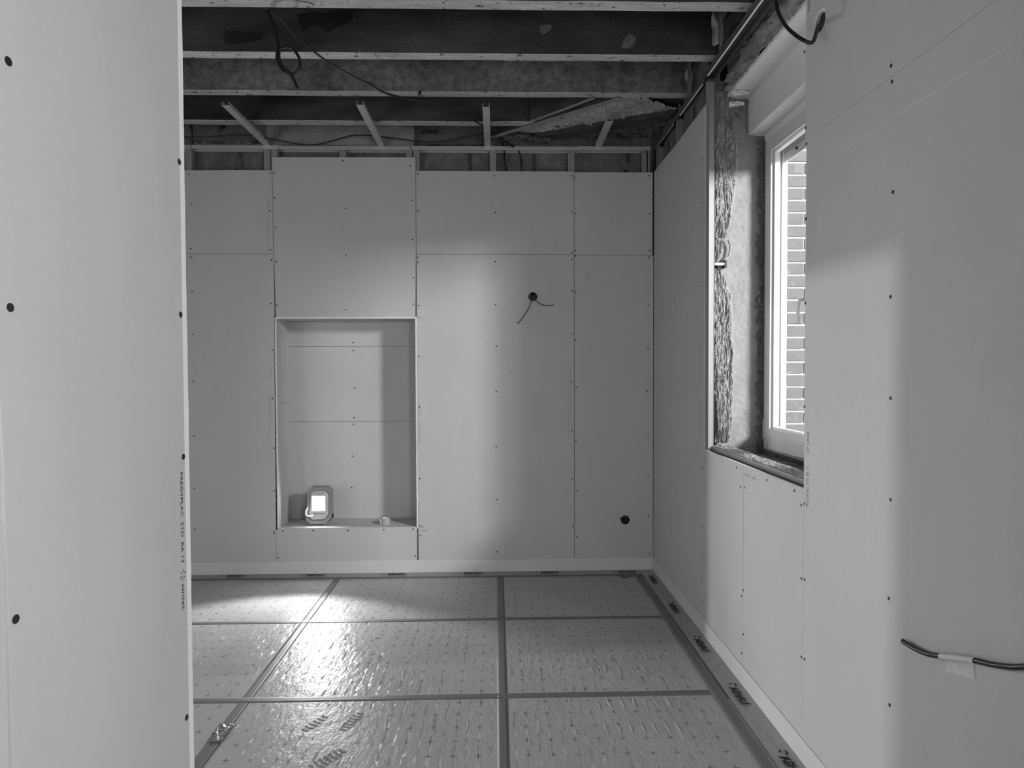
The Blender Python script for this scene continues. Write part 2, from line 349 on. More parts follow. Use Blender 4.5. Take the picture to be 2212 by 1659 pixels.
def rect(a0, a1, b0, b1): return [(a0, b0), (a1, b0), (a1, b1), (a0, b1)]
def text(name, s, plane, a, b, c, size, m, parent, ang=0, flip=False, sx=1.0, ext=.0002, bold=0, align='LEFT'):
    cu = bpy.data.curves.new(name, 'FONT'); cu.body = s; cu.size = size; cu.extrude = ext; cu.offset = bold
    cu.align_x = align; cu.resolution_u = 3
    t = bpy.data.objects.new(name + '_tmp', cu); C.objects.link(t)
    bpy.context.view_layer.update()
    me = bpy.data.meshes.new_from_object(t.evaluated_get(bpy.context.evaluated_depsgraph_get()))
    bpy.data.objects.remove(t); bpy.data.curves.remove(cu)
    ca, sa = math.cos(ang), math.sin(ang)
    for v in me.vertices:
        x, y, z = v.co.x * sx, v.co.y, v.co.z
        if flip: x = -x
        X, Y = x * ca - y * sa, x * sa + y * ca
        if plane == 'X-': v.co = (c - z, a - X, b + Y)      # wall facing -X, reading toward -Y
        elif plane == 'X+': v.co = (c + z, a + X, b + Y)    # wall facing +X, seen from +X
        elif plane == 'Y-': v.co = (a + X, c - z, b + Y)    # wall facing the camera
        else: v.co = (a + X, b + Y, c + z)                  # floor
    me.materials.clear(); me.materials.append(MATS[m])
    o = bpy.data.objects.new(name, me); C.objects.link(o)
    if parent:
        o.parent = parent
        o.location = -wloc(parent)
    return o
def joinmesh(name, objs, m, parent):
    bm = bmesh.new()
    for o in objs:
        bm.from_mesh(o.data); me = o.data; bpy.data.objects.remove(o); bpy.data.meshes.remove(me)
    o = obj(name, bm, m, None)
    if parent: o.parent = parent; o.location = -wloc(parent)
    return o
def grid(bm, nu, nv, fn, mi=0, smooth=True):
    V = [[bm.verts.new(fn(i / nu, j / nv)) for j in range(nv + 1)] for i in range(nu + 1)]
    for i in range(nu):
        for j in range(nv):
            f = bm.faces.new((V[i][j], V[i + 1][j], V[i + 1][j + 1], V[i][j + 1])); f.smooth = smooth; f.material_index = mi
def nz(x, y, z, s=1.0): return noise.noise(Vector((x * s, y * s, z * s)))

# ------------------------------------------------------------------ key planes (metres)
YB = 4.84      # face of the back wall boards
XR = 1.20      # face of the right wall boards
T = .0125      # board thickness

# ------------------------------------------------------------------ floor
floor = box('floor', (-3.6, 1.25, -2.0, 5.3, -.16, -.08), 'concrete_floor', kind='structure')
xs = [-3.6295, -2.413, -1.1965, .0199, 1.0]
ys = [1.14, 2.073, 3.006, 3.939, 4.80]
first = None
def floor_panel(x0, x1, y0, y1):
    w = x1 - x0; d = y1 - y0
    bm = bmesh.new()
    bx(bm, .0015, w - .0015, .0015, d - .0015, -.08, 0, bev=.0015)
    return obj('insulation_panel', bm, 'insulation_foil_floor', floor, loc=(x0, y0, 0))
for i in range(4):
    for j in range(4):
        x1 = xs[i + 1] if i < 3 else 1.195
        floor_panel(xs[i], x1, ys[j], ys[j + 1])
for i in range(4):
    x1 = xs[i + 1] if i < 3 else 1.195
    for (a, b) in ((-1.98, -.726), (-.726, .207), (.207, 1.14)): floor_panel(xs[i], x1, a, b)
def tape_strip(pts, w, m='joint_tape', h=.0012, zb=0.0):
    """a strip of adhesive tape laid along a path on the floor"""
    bm = bmesh.new(); P = [Vector((p[0], p[1], 0)) for p in pts]; L = []; Rr = []
    path = []
    for i in range(len(P) - 1):
        n = max(1, int((P[i + 1] - P[i]).length / .05))
        for k in range(n): path.append(P[i].lerp(P[i + 1], k / n))
    path.append(P[-1])
    tops = []
    for i, p in enumerate(path):
        t = (path[min(i + 1, len(path) - 1)] - path[max(i - 1, 0)]).normalized(); s = Vector((-t.y, t.x, 0))
        row = []
        for k, q in enumerate((-.5, -.18, 0, .18, .5)):
            zz = zb + h + (.0012 * nz(p.x * 9 + k, p.y * 9, 3) if k in (1, 2, 3) else 0) + (-.0016 if k == 2 else 0) * (m != 'x')
            row.append(bm.verts.new((p.x + s.x * w * q, p.y + s.y * w * q, max(zz, zb + .0005))))
        row.append(bm.verts.new((p.x + s.x * w * .5, p.y + s.y * w * .5, zb))); row.insert(0, bm.verts.new((p.x - s.x * w * .5, p.y - s.y * w * .5, zb)))
        tops.append(row)
    for i in range(len(tops) - 1):
        for k in range(6):
            f = bm.faces.new((tops[i][k], tops[i][k + 1], tops[i + 1][k + 1], tops[i + 1][k])); f.smooth = True
    bmesh.ops.recalc_face_normals(bm, faces=bm.faces)
    return obj('joint_tape', bm, m, floor)
tape_strip([(-3.5, 3.002), (1.09, 3.008)], .046)
tape_strip([(-3.5, 3.93), (0, 3.943), (1.09, 3.94)], .042)
tape_strip([(-3.5, 2.07), (1.09, 2.073)], .046)
tape_strip([(-3.5, 1.14), (1.09, 1.14)], .046)
for a in (-1.1965, .0199): tape_strip([(a, 1.0), (a, 4.76)], .05, 'joint_tape_lengthwise', h=.0009)
tape_strip([(-2.413, 1.0), (-2.413, 4.76)], .05, 'joint_tape_lengthwise', h=.0009)
tape_strip([(-1.196, 1.0), (-1.196, 2.70)], .058, 'joint_tape_lengthwise', h=.003)
t_ = tape_strip([(1.062, .9), (1.062, 2.97), (1.075, 4.2), (1.072, 4.76)], .076, 'joint_tape_lengthwise', h=.003)
tape_strip([(1.102, .9), (1.106, 2.94)], .05, 'joint_tape_lengthwise', h=.0036)
tape_strip([(-3.5, 4.757), (1.09, 4.752)], .036, 'joint_tape', h=.003)
tape_strip([(.93, 4.70), (1.05, 4.77), (1.18, 4.80)], .05, 'joint_tape', h=.005)
tape_strip([(.99, 4.81), (1.07, 4.72)], .05, 'joint_tape', h=.006)
# crumpled overlap on the left seam
bm = bmesh.new()
def crump(u, v):
    x = -1.227 + u * .062; y = 2.66 + v * .14
    return (x, y, .0045 + .006 * abs(nz(x * 60, y * 60, 1)) + .003 * nz(x * 20, y * 20, 5))
grid(bm, 16, 30, crump)
obj('tape_crumple', bm, 'crumpled_tape', floor)

# long blisters where the film was dragged (right side rows)
bm = bmesh.new()
def ridge(bm, x, y, dx, dy, w, h):
    n = 10; rows = []
    L = math.hypot(dx, dy)
    px, py = -dy / L, dx / L
    for i in range(n + 1):
        t = i / n; e = math.sin(math.pi * t) ** .6
        wob = .004 * nz(x * 31 + t * 3, y * 17, 2)
        cx, cy = x + dx * t + px * wob, y + dy * t + py * wob
        rows.append([bm.verts.new((cx + px * w * q * e, cy + py * w * q * e, .0002 + hh * h * e)) for q, hh in ((-1, 0), (-.35, .8), (.1, 1), (.5, .5), (1, 0))])
    for i in range(n):
        for k in range(4):
            f = bm.faces.new((rows[i][k], rows[i][k + 1], rows[i + 1][k + 1], rows[i + 1][k])); f.smooth = True
rnd = random.Random(3)
for (x0, x1, y0, n, ln) in ((.475, .87, 3.345, 7, .085), (.49, .90, 3.20, 7, .09), (.47, .80, 2.86, 7, .13), (.475, .79, 2.66, 7, .13)):
    for k in range(n):
        x = x0 + (x1 - x0) * k / (n - 1)
        ridge(bm, x + rnd.uniform(-.004, .004), y0 + rnd.uniform(0, .02), rnd.uniform(-.015, .004), ln * rnd.uniform(.75, 1.1), rnd.uniform(.0035, .006), rnd.uniform(.0022, .0036))
for k in range(150):
    x = rnd.uniform(-.95, -.1); y = rnd.uniform(2.45, 4.2)
    if abs(y - 3.006) < .03 or abs(y - 3.94) < .03: continue
    xx = round(x / (PX / 2)) * (PX / 2) + .02
    ridge(bm, xx + rnd.uniform(-.006, .006), y, rnd.uniform(-.008, .008), rnd.uniform(.02, .07), rnd.uniform(.0012, .0028), rnd.uniform(.001, .0026))
for k in range(90):
    x = rnd.uniform(-2.1, -1.3); y = rnd.uniform(3.05, 4.3)
    if abs(y - 3.94) < .03: continue
    xx = round(x / (PX / 2)) * (PX / 2) + .02
    ridge(bm, xx + rnd.uniform(-.006, .006), y, rnd.uniform(-.008, .008), rnd.uniform(.02, .06), rnd.uniform(.001, .0022), rnd.uniform(.0006, .0018))
for k in range(110):
    x = rnd.uniform(.10, .45); y = rnd.uniform(2.45, 3.85)
    if abs(y - 3.006) < .04 or abs(y - 3.94) < .03: continue
    xx = round(x / (PX / 2)) * (PX / 2) + .02
    ridge(bm, xx + rnd.uniform(-.01, .01), y, rnd.uniform(-.012, .012), rnd.uniform(.015, .05), rnd.uniform(.002, .004), rnd.uniform(.001, .0025))
for k in range(30):
    x = rnd.uniform(-.9, -.55); y = rnd.uniform(3.1, 4.0)
    if abs(y - 3.94) < .04: continue
    ridge(bm, x, y, rnd.uniform(-.03, .03), rnd.uniform(-.02, .03), rnd.uniform(.002, .004), rnd.uniform(.002, .003))
ro = obj('film_wrinkle', bm, 'film_ridge' if 'film_ridge' in MATS else 'insulation_foil_floor', floor); ro['kind'] = 'stuff'

# dusty boot prints
def boot(x, y, ang, s=1.0, rows=9):
    bm = bmesh.new(); ca, sa = math.cos(ang), math.sin(ang)
    for r in range(rows):
        v = -0.5 + (r + .5) / rows
        hw = .048 * math.sqrt(max(0.05, 1 - (2 * v) ** 4)) * s
        for sgn in (-1, 1):
            for q in (.08, .52):
                a0, a1 = q * hw, (q + .38) * hw
                pts = [(sgn * a0, v * .26 * s), (sgn * a1, v * .26 * s + .010 * s), (sgn * a1, v * .26 * s + .026 * s), (sgn * a0, v * .26 * s + .017 * s)]
                vs = []
                for lz in (.0003, .0012):
                    vs.append([bm.verts.new((x + a * ca - b * sa, y + a * sa + b * ca, lz)) for a, b in pts])
                bm.faces.new(vs[1])
                for k in range(4): bm.faces.new((vs[0][k], vs[0][(k + 1) % 4], vs[1][(k + 1) % 4], vs[1][k]))
    bmesh.ops.recalc_face_normals(bm, faces=bm.faces)
    return obj('boot_print', bm, 'boot_dust', floor)
boot(-.815, 2.79, -.5, .55, 6); boot(-.655, 2.80, -.35, .6, 7); boot(-.70, 2.52, -.7, .7, 8)

# ------------------------------------------------------------------ back wall
wall_back = box('wall_back', (-3.6, 1.9, 5.16, 5.32, -.08, 3.8), 'rough_masonry', kind='structure')
def screws(parent, pts, plane, c, sgn):
    if not pts: return
    bm = bmesh.new()
    for a, b in pts:
        p = to3(plane, a, b, c); n = to3(plane, 0, 0, sgn)
        disc(bm, p, n, .0058, .0009, 10)
    o = obj('screw_heads', bm, 'screw_steel', parent); o['kind'] = 'stuff'
def pick(pts, a0, a1, b0, b1): return [p for p in pts if a0 <= p[0] <= a1 and b0 <= p[1] <= b1]
def panel(parent, plane, outline, c0, c1, scr, sgn, label=None, holes=(), m='plasterboard_paper', name='plasterboard_panel'):
    bm = bmesh.new(); slab(bm, plane, outline, c0, c1, holes)
    es = [e for e in bm.edges if len(e.link_faces) == 2 and e.calc_face_angle(0) > 1.0]
    bmesh.ops.bevel(bm, geom=es, offset=.0003, segments=1, affect='EDGES')
    o = obj(name, bm, m, parent, label=label)
    screws(o, scr, plane, c0, sgn)
    return o
G = .0012
A = panel(wall_back, 'Y', [(-3.5, .0), (-1.684 - G, .0), (-1.672 - G, 2.433 - G), (-3.5, 2.433 - G)], YB, YB + T, pick(BACK_SCREWS, -3, -1.683, 0, 2.43), -1)
A2 = panel(wall_back, 'Y', [(-3.5, 2.433 + G), (-1.673 - G, 2.433 + G), (-1.677 - G, 3.057), (-1.9, 3.06), (-2.2, 3.056), (-3.5, 3.058)], YB, YB + T, pick(BACK_SCREWS, -3, -1.683, 2.435, 3.1), -1)
B1 = panel(wall_back, 'Y', [(-1.6585, 1.960), (-.6165, 1.960), (-.606, 2.5), (-.606, 3.158), (-1.677 + G, 3.155), (-1.672 + G, 2.44)], YB, YB + T, pick(BACK_SCREWS, -1.67, -.604, 1.96, 3.15), -1)
B2 = panel(wall_back, 'Y', rect(-1.683 + G, -.6165, .0, .3485), YB, YB + T, pick(BACK_SCREWS, -1.68, -.62, 0, .35), -1)
Cc = panel(wall_back, 'Y', rect(-.604 + G, .590 - G, .0, 2.433 - G), YB, YB + T, pick(BACK_SCREWS, -.601, .586, 0, 2.43), -1, holes=[circ(.276, 2.112, .0325)])
C2 = panel(wall_back, 'Y', rect(-.604 + G, .590 - G, 2.433 + G, 3.057), YB, YB + T, pick(BACK_SCREWS, -.601, .586, 2.435, 3.1), -1)
D1 = panel(wall_back, 'Y', rect(.591 + G, 1.196, .0, 2.425 - G), YB, YB + T, pick(BACK_SCREWS, .59, 1.19, 0, 2.424), -1, holes=[circ(.982, .400, .0325)])
D2 = panel(wall_back, 'Y', rect(.591 + G, 1.190, 2.425 + G, 3.052), YB, YB + T, pick(BACK_SCREWS, .59, 1.19, 2.43, 3.1), -1)
# alcove lining
NX0, NX1, NZ0, NZ1, NY = -1.658, -.617, .361, 1.948, 5.13
def lining(b, parent=wall_back):
    o = box('plasterboard_panel', b, 'plasterboard_paper', parent); return o
l1 = lining((NX0 - T, NX0, YB + .001, NY, NZ0, 1.305 - .001)); l2 = lining((NX0 - T, NX0, YB + .001, NY, 1.305 + .001, NZ1))
l3 = lining((NX1, NX1 + T, YB + .001, NY, NZ0, NZ1)); l4 = lining((NX0 - T, NX1 + T, YB + .001, NY, NZ1, NZ1 + T)); l5 = lining((NX0 - T, NX1 + T, YB + .001, NY, NZ0 - T, NZ0))
def ragged(parent, x0, x1, z0, z1, amp=.0012):
    # torn white board edge facing the room
    bm = bmesh.new(); vert = (z1 - z0) > (x1 - x0)
    n = 60
    fr = []; bk = []
    for i in range(n + 1):
        t = i / n
        j = [amp * random.uniform(-1, 1) for _ in range(4)]
        if vert: a, b = (x0 + j[0], z0 + (z1 - z0) * t), (x1 + j[1], z0 + (z1 - z0) * t)
        else: a, b = (x0 + (x1 - x0) * t, z0 + j[0]), (x0 + (x1 - x0) * t, z1 + j[1])
        fr.append([bm.verts.new((p[0], YB - .0015 + j[2], p[1])) for p in (a, b)])
        bk.append([bm.verts.new((p[0], YB + .002, p[1])) for p in (a, b)])
    for i in range(n):
        bm.faces.new((fr[i][0], fr[i][1], fr[i + 1][1], fr[i + 1][0]))
        bm.faces.new((fr[i][0], fr[i + 1][0], bk[i + 1][0], bk[i][0])); bm.faces.new((fr[i][1], bk[i][1], bk[i + 1][1], fr[i + 1][1]))
    bmesh.ops.recalc_face_normals(bm, faces=bm.faces)
    obj('cut_edge', bm, 'gypsum_core', parent, label='white torn gypsum edge')
ragged(l1, NX0 - T, NX0 - .001, NZ0, 1.305); ragged(l2, NX0 - T, NX0 - .001, 1.305, NZ1); ragged(l3, NX1 + .001, NX1 + T, NZ0, NZ1)
ragged(l4, NX0 - T, NX1 + T, NZ1 + .001, NZ1 + T, .0008)
for z0, z1 in ((NZ0, 1.146), (1.146, 1.749), (1.749, NZ1)):
    panel(wall_back, 'Y', rect(NX0, NX1, z0 + .001, z1 - .001), NY, NY + T, pick(NICHE_SCREWS, -2, 0, z0, z1), -1)
# pencil ticks on the boards
bm = bmesh.new()
for (x, z, w, h) in ((.10, 1.535, .03, .0016), (.100, 1.53, .0016, .02), (.275, 1.87, .0016, .015), (.69, 2.22, .0018, .06), (.685, .93, .0018, .05), (-.60, 1.95, .05, .002), (-.63, 1.957, .06, .002), (-1.70, 1.957, .05, .002), (-.59, .357, .03, .003), (-.585, .33, .05, .003), (.5, 2.45, .0016, .03), (.46, 2.46, .0016, .03)):
    bx(bm, x, x + w, YB - .0004, YB + .0002, z, z + h)
o = obj('pencil_marks', bm, 'ink', wall_back); o['kind'] = 'stuff'
# printed lines on the boards
def logo_star(bm, plane, a, b, c, s, sgn):
    for k in range(6):
        an = k * math.pi / 3 + .3
        for w, r0, r1 in ((.13, .25, .95),):
            p = []
            for rr, ww in ((r0, 0), ((r0 + r1) / 2, w), (r1, 0), ((r0 + r1) / 2, -w)):
                p.append((a + s * (rr * math.cos(an) - ww * math.sin(an)), b + s * (rr * math.sin(an) + ww * math.cos(an))))
            lo = [bm.verts.new(to3(plane, q[0], q[1], c)) for q in p]; hi = [bm.verts.new(to3(plane, q[0], q[1], c + sgn * .0004)) for q in p]
            bm.faces.new(hi)
            for i in range(4): bm.faces.new((lo[i], lo[(i + 1) % 4], hi[(i + 1) % 4], hi[i]))
H = math.pi / 2
def board_print(parent, x, z0, L, full=True):
    # reads from the bottom up; total length L
    objs = []
    if full:
        objs.append(text('board_print', 'PREGYPLAC  STD  BA 13', 'Y-', x + .011, z0, YB - .0003, .024, 'ink', None, ang=H, sx=L * .62 / .305))
        objs.append(text('board_print', 'siniat', 'Y-', x + .011, z0 + L * .80, YB - .0003, .026, 'ink', None, ang=H, sx=L * .22 / .070))
        bm = bmesh.new(); logo_star(bm, 'Y', x + .004, z0 + L * .73, YB, .017, -1); objs.append(obj('s', bm, 'ink'))
    else:
        objs.append(text('board_print', "2 avril en avril   Matériau et recyclable avec Eco Planet linear", 'Y-', x, z0, YB - .0003, .011, 'ink', None, ang=H, sx=L * .78 / .33))
        objs.append(text('board_print', "Contre le feu partir l'aide netage", 'Y-', x + .016, z0 + L * .25, YB - .0003, .011, 'ink', None, ang=H, sx=L * .42 / .17))
        objs.append(text('board_print', 'siniat', 'Y-', x + .014, z0 + L * .88, YB - .0003, .024, 'ink', None, ang=H, sx=L * .12 / .064))
        bm = bmesh.new(); logo_star(bm, 'Y', x + .004, z0 + L * .84, YB, .017, -1); objs.append(obj('s', bm, 'ink'))
    joinmesh('board_print', objs, 'faded_ink', parent)
board_print(Cc, -.592, 1.01, .30)
board_print(Cc, .548, 1.03, .57, False)
board_print(A, -1.715, 1.02, .57, False)
board_print(A2, -1.715, 2.44, .42, False)

# studs, rail and insulation above the boards
def cstud(bm, x0, x1, y0, y1, z0, z1, t=.0018, lip='y'):
    bx(bm, x0, x1, y0, y0 + t, z0, z1); bx(bm, x0, x0 + t, y0 + t, y1, z0, z1); bx(bm, x1 - t, x1, y0 + t, y1, z0, z1)
    for xx in (x0 + (x1 - x0) * .35, x0 + (x1 - x0) * .65): bx(bm, xx - .001, xx + .001, y0 - .0012, y0, z0, z1)
for a in (-2.30, -1.717, -1.662, -1.155, -.655, -.60, -.022, .572, 1.135, 1.16):
    bm = bmesh.new(); w = .047 if a not in (1.16,) else .025
    cstud(bm, a - w / 2, a + w / 2, YB + T + .001, YB + T + .045, .0 if a not in (-1.155, -1.662, -.655) else 1.97, 3.222)
    obj('metal_stud', bm, 'galvanised_dull', wall_back)
def urail(name, x0, x1, z0, z1, parent):
    bm = bmesh.new(); y0 = YB - .001; y1 = YB + .06
    bx(bm, x0, x1, y0, y0 + .0015, z0, z1); bx(bm, x0, x1, y0 + .0015, y1, z1 - .0015, z1); bx(bm, x0, x1, y1 - .0015, y1, z0, z1 - .0015)
    return obj(name, bm, 'galvanised_steel', parent)
urail('top_rail', -2.27, -1.62, 3.214, 3.243, wall_back); urail('top_rail', -1.615, -.645, 3.212, 3.241, wall_back); urail('top_rail', -.64, .62, 3.214, 3.243, wall_back); urail('top_rail', .62, 1.172, 3.217, 3.246, wall_back)
urail('top_rail', -3.5, -2.275, 3.214, 3.243, wall_back)
def batt(x0, x1, y, z0, z1, m='batt_foil', parent=None, lean=0.0, side=False, amp=.012, th=.06):
    bm = bmesh.new()
    def fn(u, v):
        a = x0 + (x1 - x0) * u; b = z0 + (z1 - z0) * v
        e = min(1, min(u, 1 - u) * 6)
        d = amp * (nz(a * 5, b * 5, 1.3) + .4 * nz(a * 17, b * 13, 7)) - .012 * e + lean * v
        return (y + d, a, b) if side else (a, y + d, b)
    def fb(u, v):
        a = x0 + (x1 - x0) * u; b = z0 + (z1 - z0) * v
        return (y + th, a, b) if side else (a, y + th, b)
    grid(bm, 24, 24, fn); 
    # closed box behind the foil: the wool itself
    bx(bm, *((y + .012 + amp, y + th, x0, x1, z0, z1) if side else (x0, x1, y + .012 + amp, y + th, z0, z1)), mi=1)
    return obj('insulation_batt', bm, [m, 'mineral_wool_flat'], parent, loc=None)
bts = []
for (a, b) in ((-2.30, -1.70), (-1.70, -1.155), (-1.155, -.625), (-.625, -.022), (-.022, .572), (.572, 1.30)):
    bts.append(batt(a, b, 4.936, 2.90, 3.50, 'batt_foil', wall_back))
batt(-3.3, -2.33, 4.936, 2.90, 3.50, 'batt_foil', wall_back)
pale = batt(-1.73, -.62, 4.872, 3.252, 3.53, 'batt_foil_pale', wall_back, lean=.03, th=.05)
# loose wool showing at the foot of the left bay
def tuft(name, parent, m, x0, x1, y0, y1, z0, z1, n=3, amp=.02, seed=0):
    bm = bmesh.new()
    def fn(u, v):
        a = x0 + (x1 - x0) * u; t = v
        yy = y0 + (y1 - y0) * t; zz = z0 + (z1 - z0) * math.sin(t * math.pi * .5)
        return (a, yy + amp * nz(a * 22, t * 6, seed) , zz + amp * (nz(a * 14, t * 9, seed + 4) + .5 * nz(a * 50, t * 30, seed)))
    grid(bm, int(abs(x1 - x0) * 120) + 10, 14, fn)
    return obj(name, bm, m, parent)
tuft('wool_edge', wall_back, 'mineral_wool_flat', -2.27, -1.74, 4.862, 4.94, 3.245, 3.30, amp=.012)
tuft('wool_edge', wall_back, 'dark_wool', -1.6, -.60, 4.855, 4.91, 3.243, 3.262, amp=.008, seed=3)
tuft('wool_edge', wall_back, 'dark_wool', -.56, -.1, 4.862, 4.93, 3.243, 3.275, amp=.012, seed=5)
# lettering on the foil facings
text('foil_print', 'KNAUFINSULATION', 'Y-', -.182, 2.93, 4.905, .042, 'black_ink', bts[3], ang=H, sx=.72, bold=.0008)
text('foil_print', 'KNAUFINSULATION', 'Y-', .308, 2.93, 4.905, .042, 'black_ink', bts[4], ang=H, sx=.72, bold=.0008)
text('foil_print', 'TION', 'Y-', -1.95, 3.262, 4.905, .050, 'black_ink', bts[0], ang=-H, sx=.8, bold=.0006)
text('foil_print', 'with ECOSE', 'Y-', -1.930, 3.150, 4.905, .023, 'black_ink', bts[0], ang=-H, sx=.9, bold=.0004)
text('foil_print', 'L2003', 'Y-', -2.10, 3.42, 4.905, .03, 'black_ink', bts[0], ang=-H, sx=.8, bold=.0004)
text('foil_print', 'KNAUF', 'Y-', -.44, 3.39, 4.905, .052, 'black_ink', bts[3], ang=math.pi, sx=.75, bold=.001)
text('foil_print', 'KNAUF', 'Y-', 1.00, 3.225, 4.905, .036, 'black_ink', bts[5], ang=-H, sx=.7, bold=.0006)
for (p, x, z) in ((0, -1.96, 3.07), (0, -2.065, 3.405), (5, 1.00, 3.075)):
    bm = bmesh.new(); disc(bm, (x, 4.909, z), (0, -1, 0), .018, .004, 20); obj('foil_print', bm, 'black_ink', bts[p])

# ------------------------------------------------------------------ furring channels hung at the rail
def furring(px, y0, label, y1=4.84, z=3.243, w=.046, h=.024, tilt=0):
    bm = bmesh.new(); t = .0014
    bx(bm, px - w / 2, px + w / 2, y0, y1, z, z + t); bx(bm, px - w / 2, px - w / 2 + t, y0, y1, z + t, z + h); bx(bm, px + w / 2 - t, px + w / 2, y0, y1, z + t, z + h)
    bx(bm, px - w / 2 + t, px - w / 2 + .009, y0, y1, z + h - t, z + h); bx(bm, px + w / 2 - .009, px + w / 2 - t, y0, y1, z + h - t, z + h)
    for q in (-.2, .2): bx(bm, px + w * q - .0012, px + w * q + .0012, y0, y1, z - .0012, z)
    o = obj('ceiling_channel', bm, 'galvanised_steel'); tag(o, label, 'metal channel', 'short ceiling channels above the back wall rail')
    bm = bmesh.new(); disc(bm, (px + .002, (y0 + y1) / 2 + .1, z), (0, 0, -1), .0045, .0018, 8); obj('screw', bm, 'screw_steel', o)
    return o
furring(-1.715, 4.12, 'short galvanised ceiling channel, leftmost of four above the back wall, left of the pale foil')
furring(-.862, 4.10, 'short galvanised ceiling channel second from the left, in front of the pale foil')
furring(-.062, 4.12, 'short galvanised ceiling channel third from the left, pointing almost straight at the viewer')
furring(.775, 4.34, 'shortest galvanised ceiling channel, rightmost of four, below the old concrete slab')

# ------------------------------------------------------------------ right wall
wall_right = box('wall_right', (1.375, 1.665, 3.705, 5.16, -.08, 3.55), 'rough_masonry', kind='structure')
def rpart(name, b, m='rough_masonry', **k): return box(name, b, m, wall_right, **k)
rpart('masonry', (1.375, 1.665, 2.40, 3.705, -.08, 1.05)); rpart('masonry', (1.375, 1.665, -2.0, 2.40, -.08, 3.55)); 
rpart('masonry_lintel', (1.345, 1.665, 2.40, 3.705, 3.145, 3.55))
def RP(outline, scr, **k): return panel(wall_right, 'X', outline, XR, XR + T, scr, -1, **k)
r1 = RP([(3.648 + G, .0), (YB - .002, .0), (YB - .002, 3.055), (4.6, 3.06), (4.3, 3.055), (3.648 + G, 3.073)], pick(RIGHT_SCREWS, 3.65, 4.8, 0, 3.05))
r2 = RP(rect(3.0595 + G, 3.648, .0, 1.094), pick(RIGHT_SCREWS, 3.06, 3.648, 0, 1.09))
r3 = RP(rect(2.4515 + G, 3.0595 - G, .0, 1.094), pick(RIGHT_SCREWS, 2.454, 3.058, 0, 1.09))
r4 = RP(rect(1.2508, 2.4515, .0, 2.4485 - .0006), pick(RIGHT_SCREWS, 1.2, 2.4515, 0, 2.448), holes=[])
r5 = RP(rect(1.2508, 2.4515 + .010, 2.4485 + .0006, 3.075), pick(RIGHT_SCREWS, 1.2, 2.49, 2.45, 3.1), holes=[circ(2.352, 2.845, .036)])
r6 = RP(rect(.05, 1.25, .0, 2.448), [(.65, z) for z in (.3, .6, .9, 1.2, 1.5, 1.8, 2.1)] + [(1.23, z) for z in (.3, .6, .9, 1.2, 1.5, 1.8, 2.1)])
r7 = RP(rect(.05, 1.25, 2.4495, 3.075), [])
r8 = RP(rect(-2.0, .048, .0, 3.075), [])
# white cut edges of the boards round the window opening
box('cut_edge', (XR - .0006, XR + T + .0006, 3.6445, 3.6492, 1.094, 3.073), 'gypsum_core', r1, label='white gypsum edge')
# a scored line and a scuff on the near board
def thin_line(p, q, w, m, parent, name):
    bm = bmesh.new(); a = Vector((XR, p[0], p[1])); b = Vector((XR, q[0], q[1])); n = Vector((0, 0, w / 2)); d = Vector((-.0004, 0, 0))
    vs = [bm.verts.new(v) for v in (a - n, b - n, b + n, a + n, a - n + d, b - n + d, b + n + d, a + n + d)]
    for f in ((4, 5, 6, 7), (0, 1, 5, 4), (2, 3, 7, 6), (1, 2, 6, 5), (3, 0, 4, 7)): bm.faces.new([vs[i] for i in f])
    obj(name, bm, m, parent)
thin_line((2.23, 2.321), (1.95, 2.318), .0025, 'foam', r4, 'scuff_line'); thin_line((1.90, 2.322), (1.49, 2.318), .003, 'foam', r4, 'scuff_line')
# print on the near board, reading upwards
def wprint(parent, y, z0, L, up=True, short=False):
    objs = [text('p', 'PREGYPLAC  STD  BA 13', 'X-', y, z0, XR - .0003, .024, 'ink', None, ang=H, sx=L * .62 / .305),
            text('p', 'siniat', 'X-', y, z0 + L * .80, XR - .0003, .026, 'ink', None, ang=H, sx=L * .22 / .070)]
    bm = bmesh.new(); logo_star(bm, 'X', y + .008, z0 + L * .73, XR, .017, -1); objs.append(obj('s', bm, 'ink'))
    joinmesh('board_print', objs, 'ink', parent)
wprint(r4, 2.413, 1.025, .305)
wprint(r5, 2.43, 2.93, .25)
objs = [text('p', 'BA 13   siniat', 'X-', 3.035, 1.045, XR - .0003, .022, 'ink', None, sx=1.0)]
joinmesh('board_print', objs, 'faded_ink', r3)

# opening: steel profiles, wool, reveal
def steel_v(y0, y1, z0, z1, x0=XR + T + .0005, d=.045, m='galvanised_dull'):
    bm = bmesh.new(); t = .0018
    bx(bm, x0, x0 + t, y0, y1, z0, z1); bx(bm, x0, x0 + d, y0, y0 + t, z0, z1); bx(bm, x0, x0 + d, y1 - t, y1, z0, z1)
    for q in (.33, .66): bx(bm, x0 - .001, x0, y0 + (y1 - y0) * q - .001, y0 + (y1 - y0) * q + .001, z0, z1)
    return obj('metal_stud', bm, m, wall_right)
steel_v(3.652, 3.70, .0, 3.222, m='shaded_steel'); steel_v(4.24, 4.287, 0, 3.222); steel_v(4.775, 4.82, 0, 3.222)
steel_v(3.035, 3.085, 0, 1.065); steel_v(2.42, 2.468, 0, 3.222); steel_v(1.88, 1.93, 0, 3.222); steel_v(1.22, 1.27, 0, 3.222)
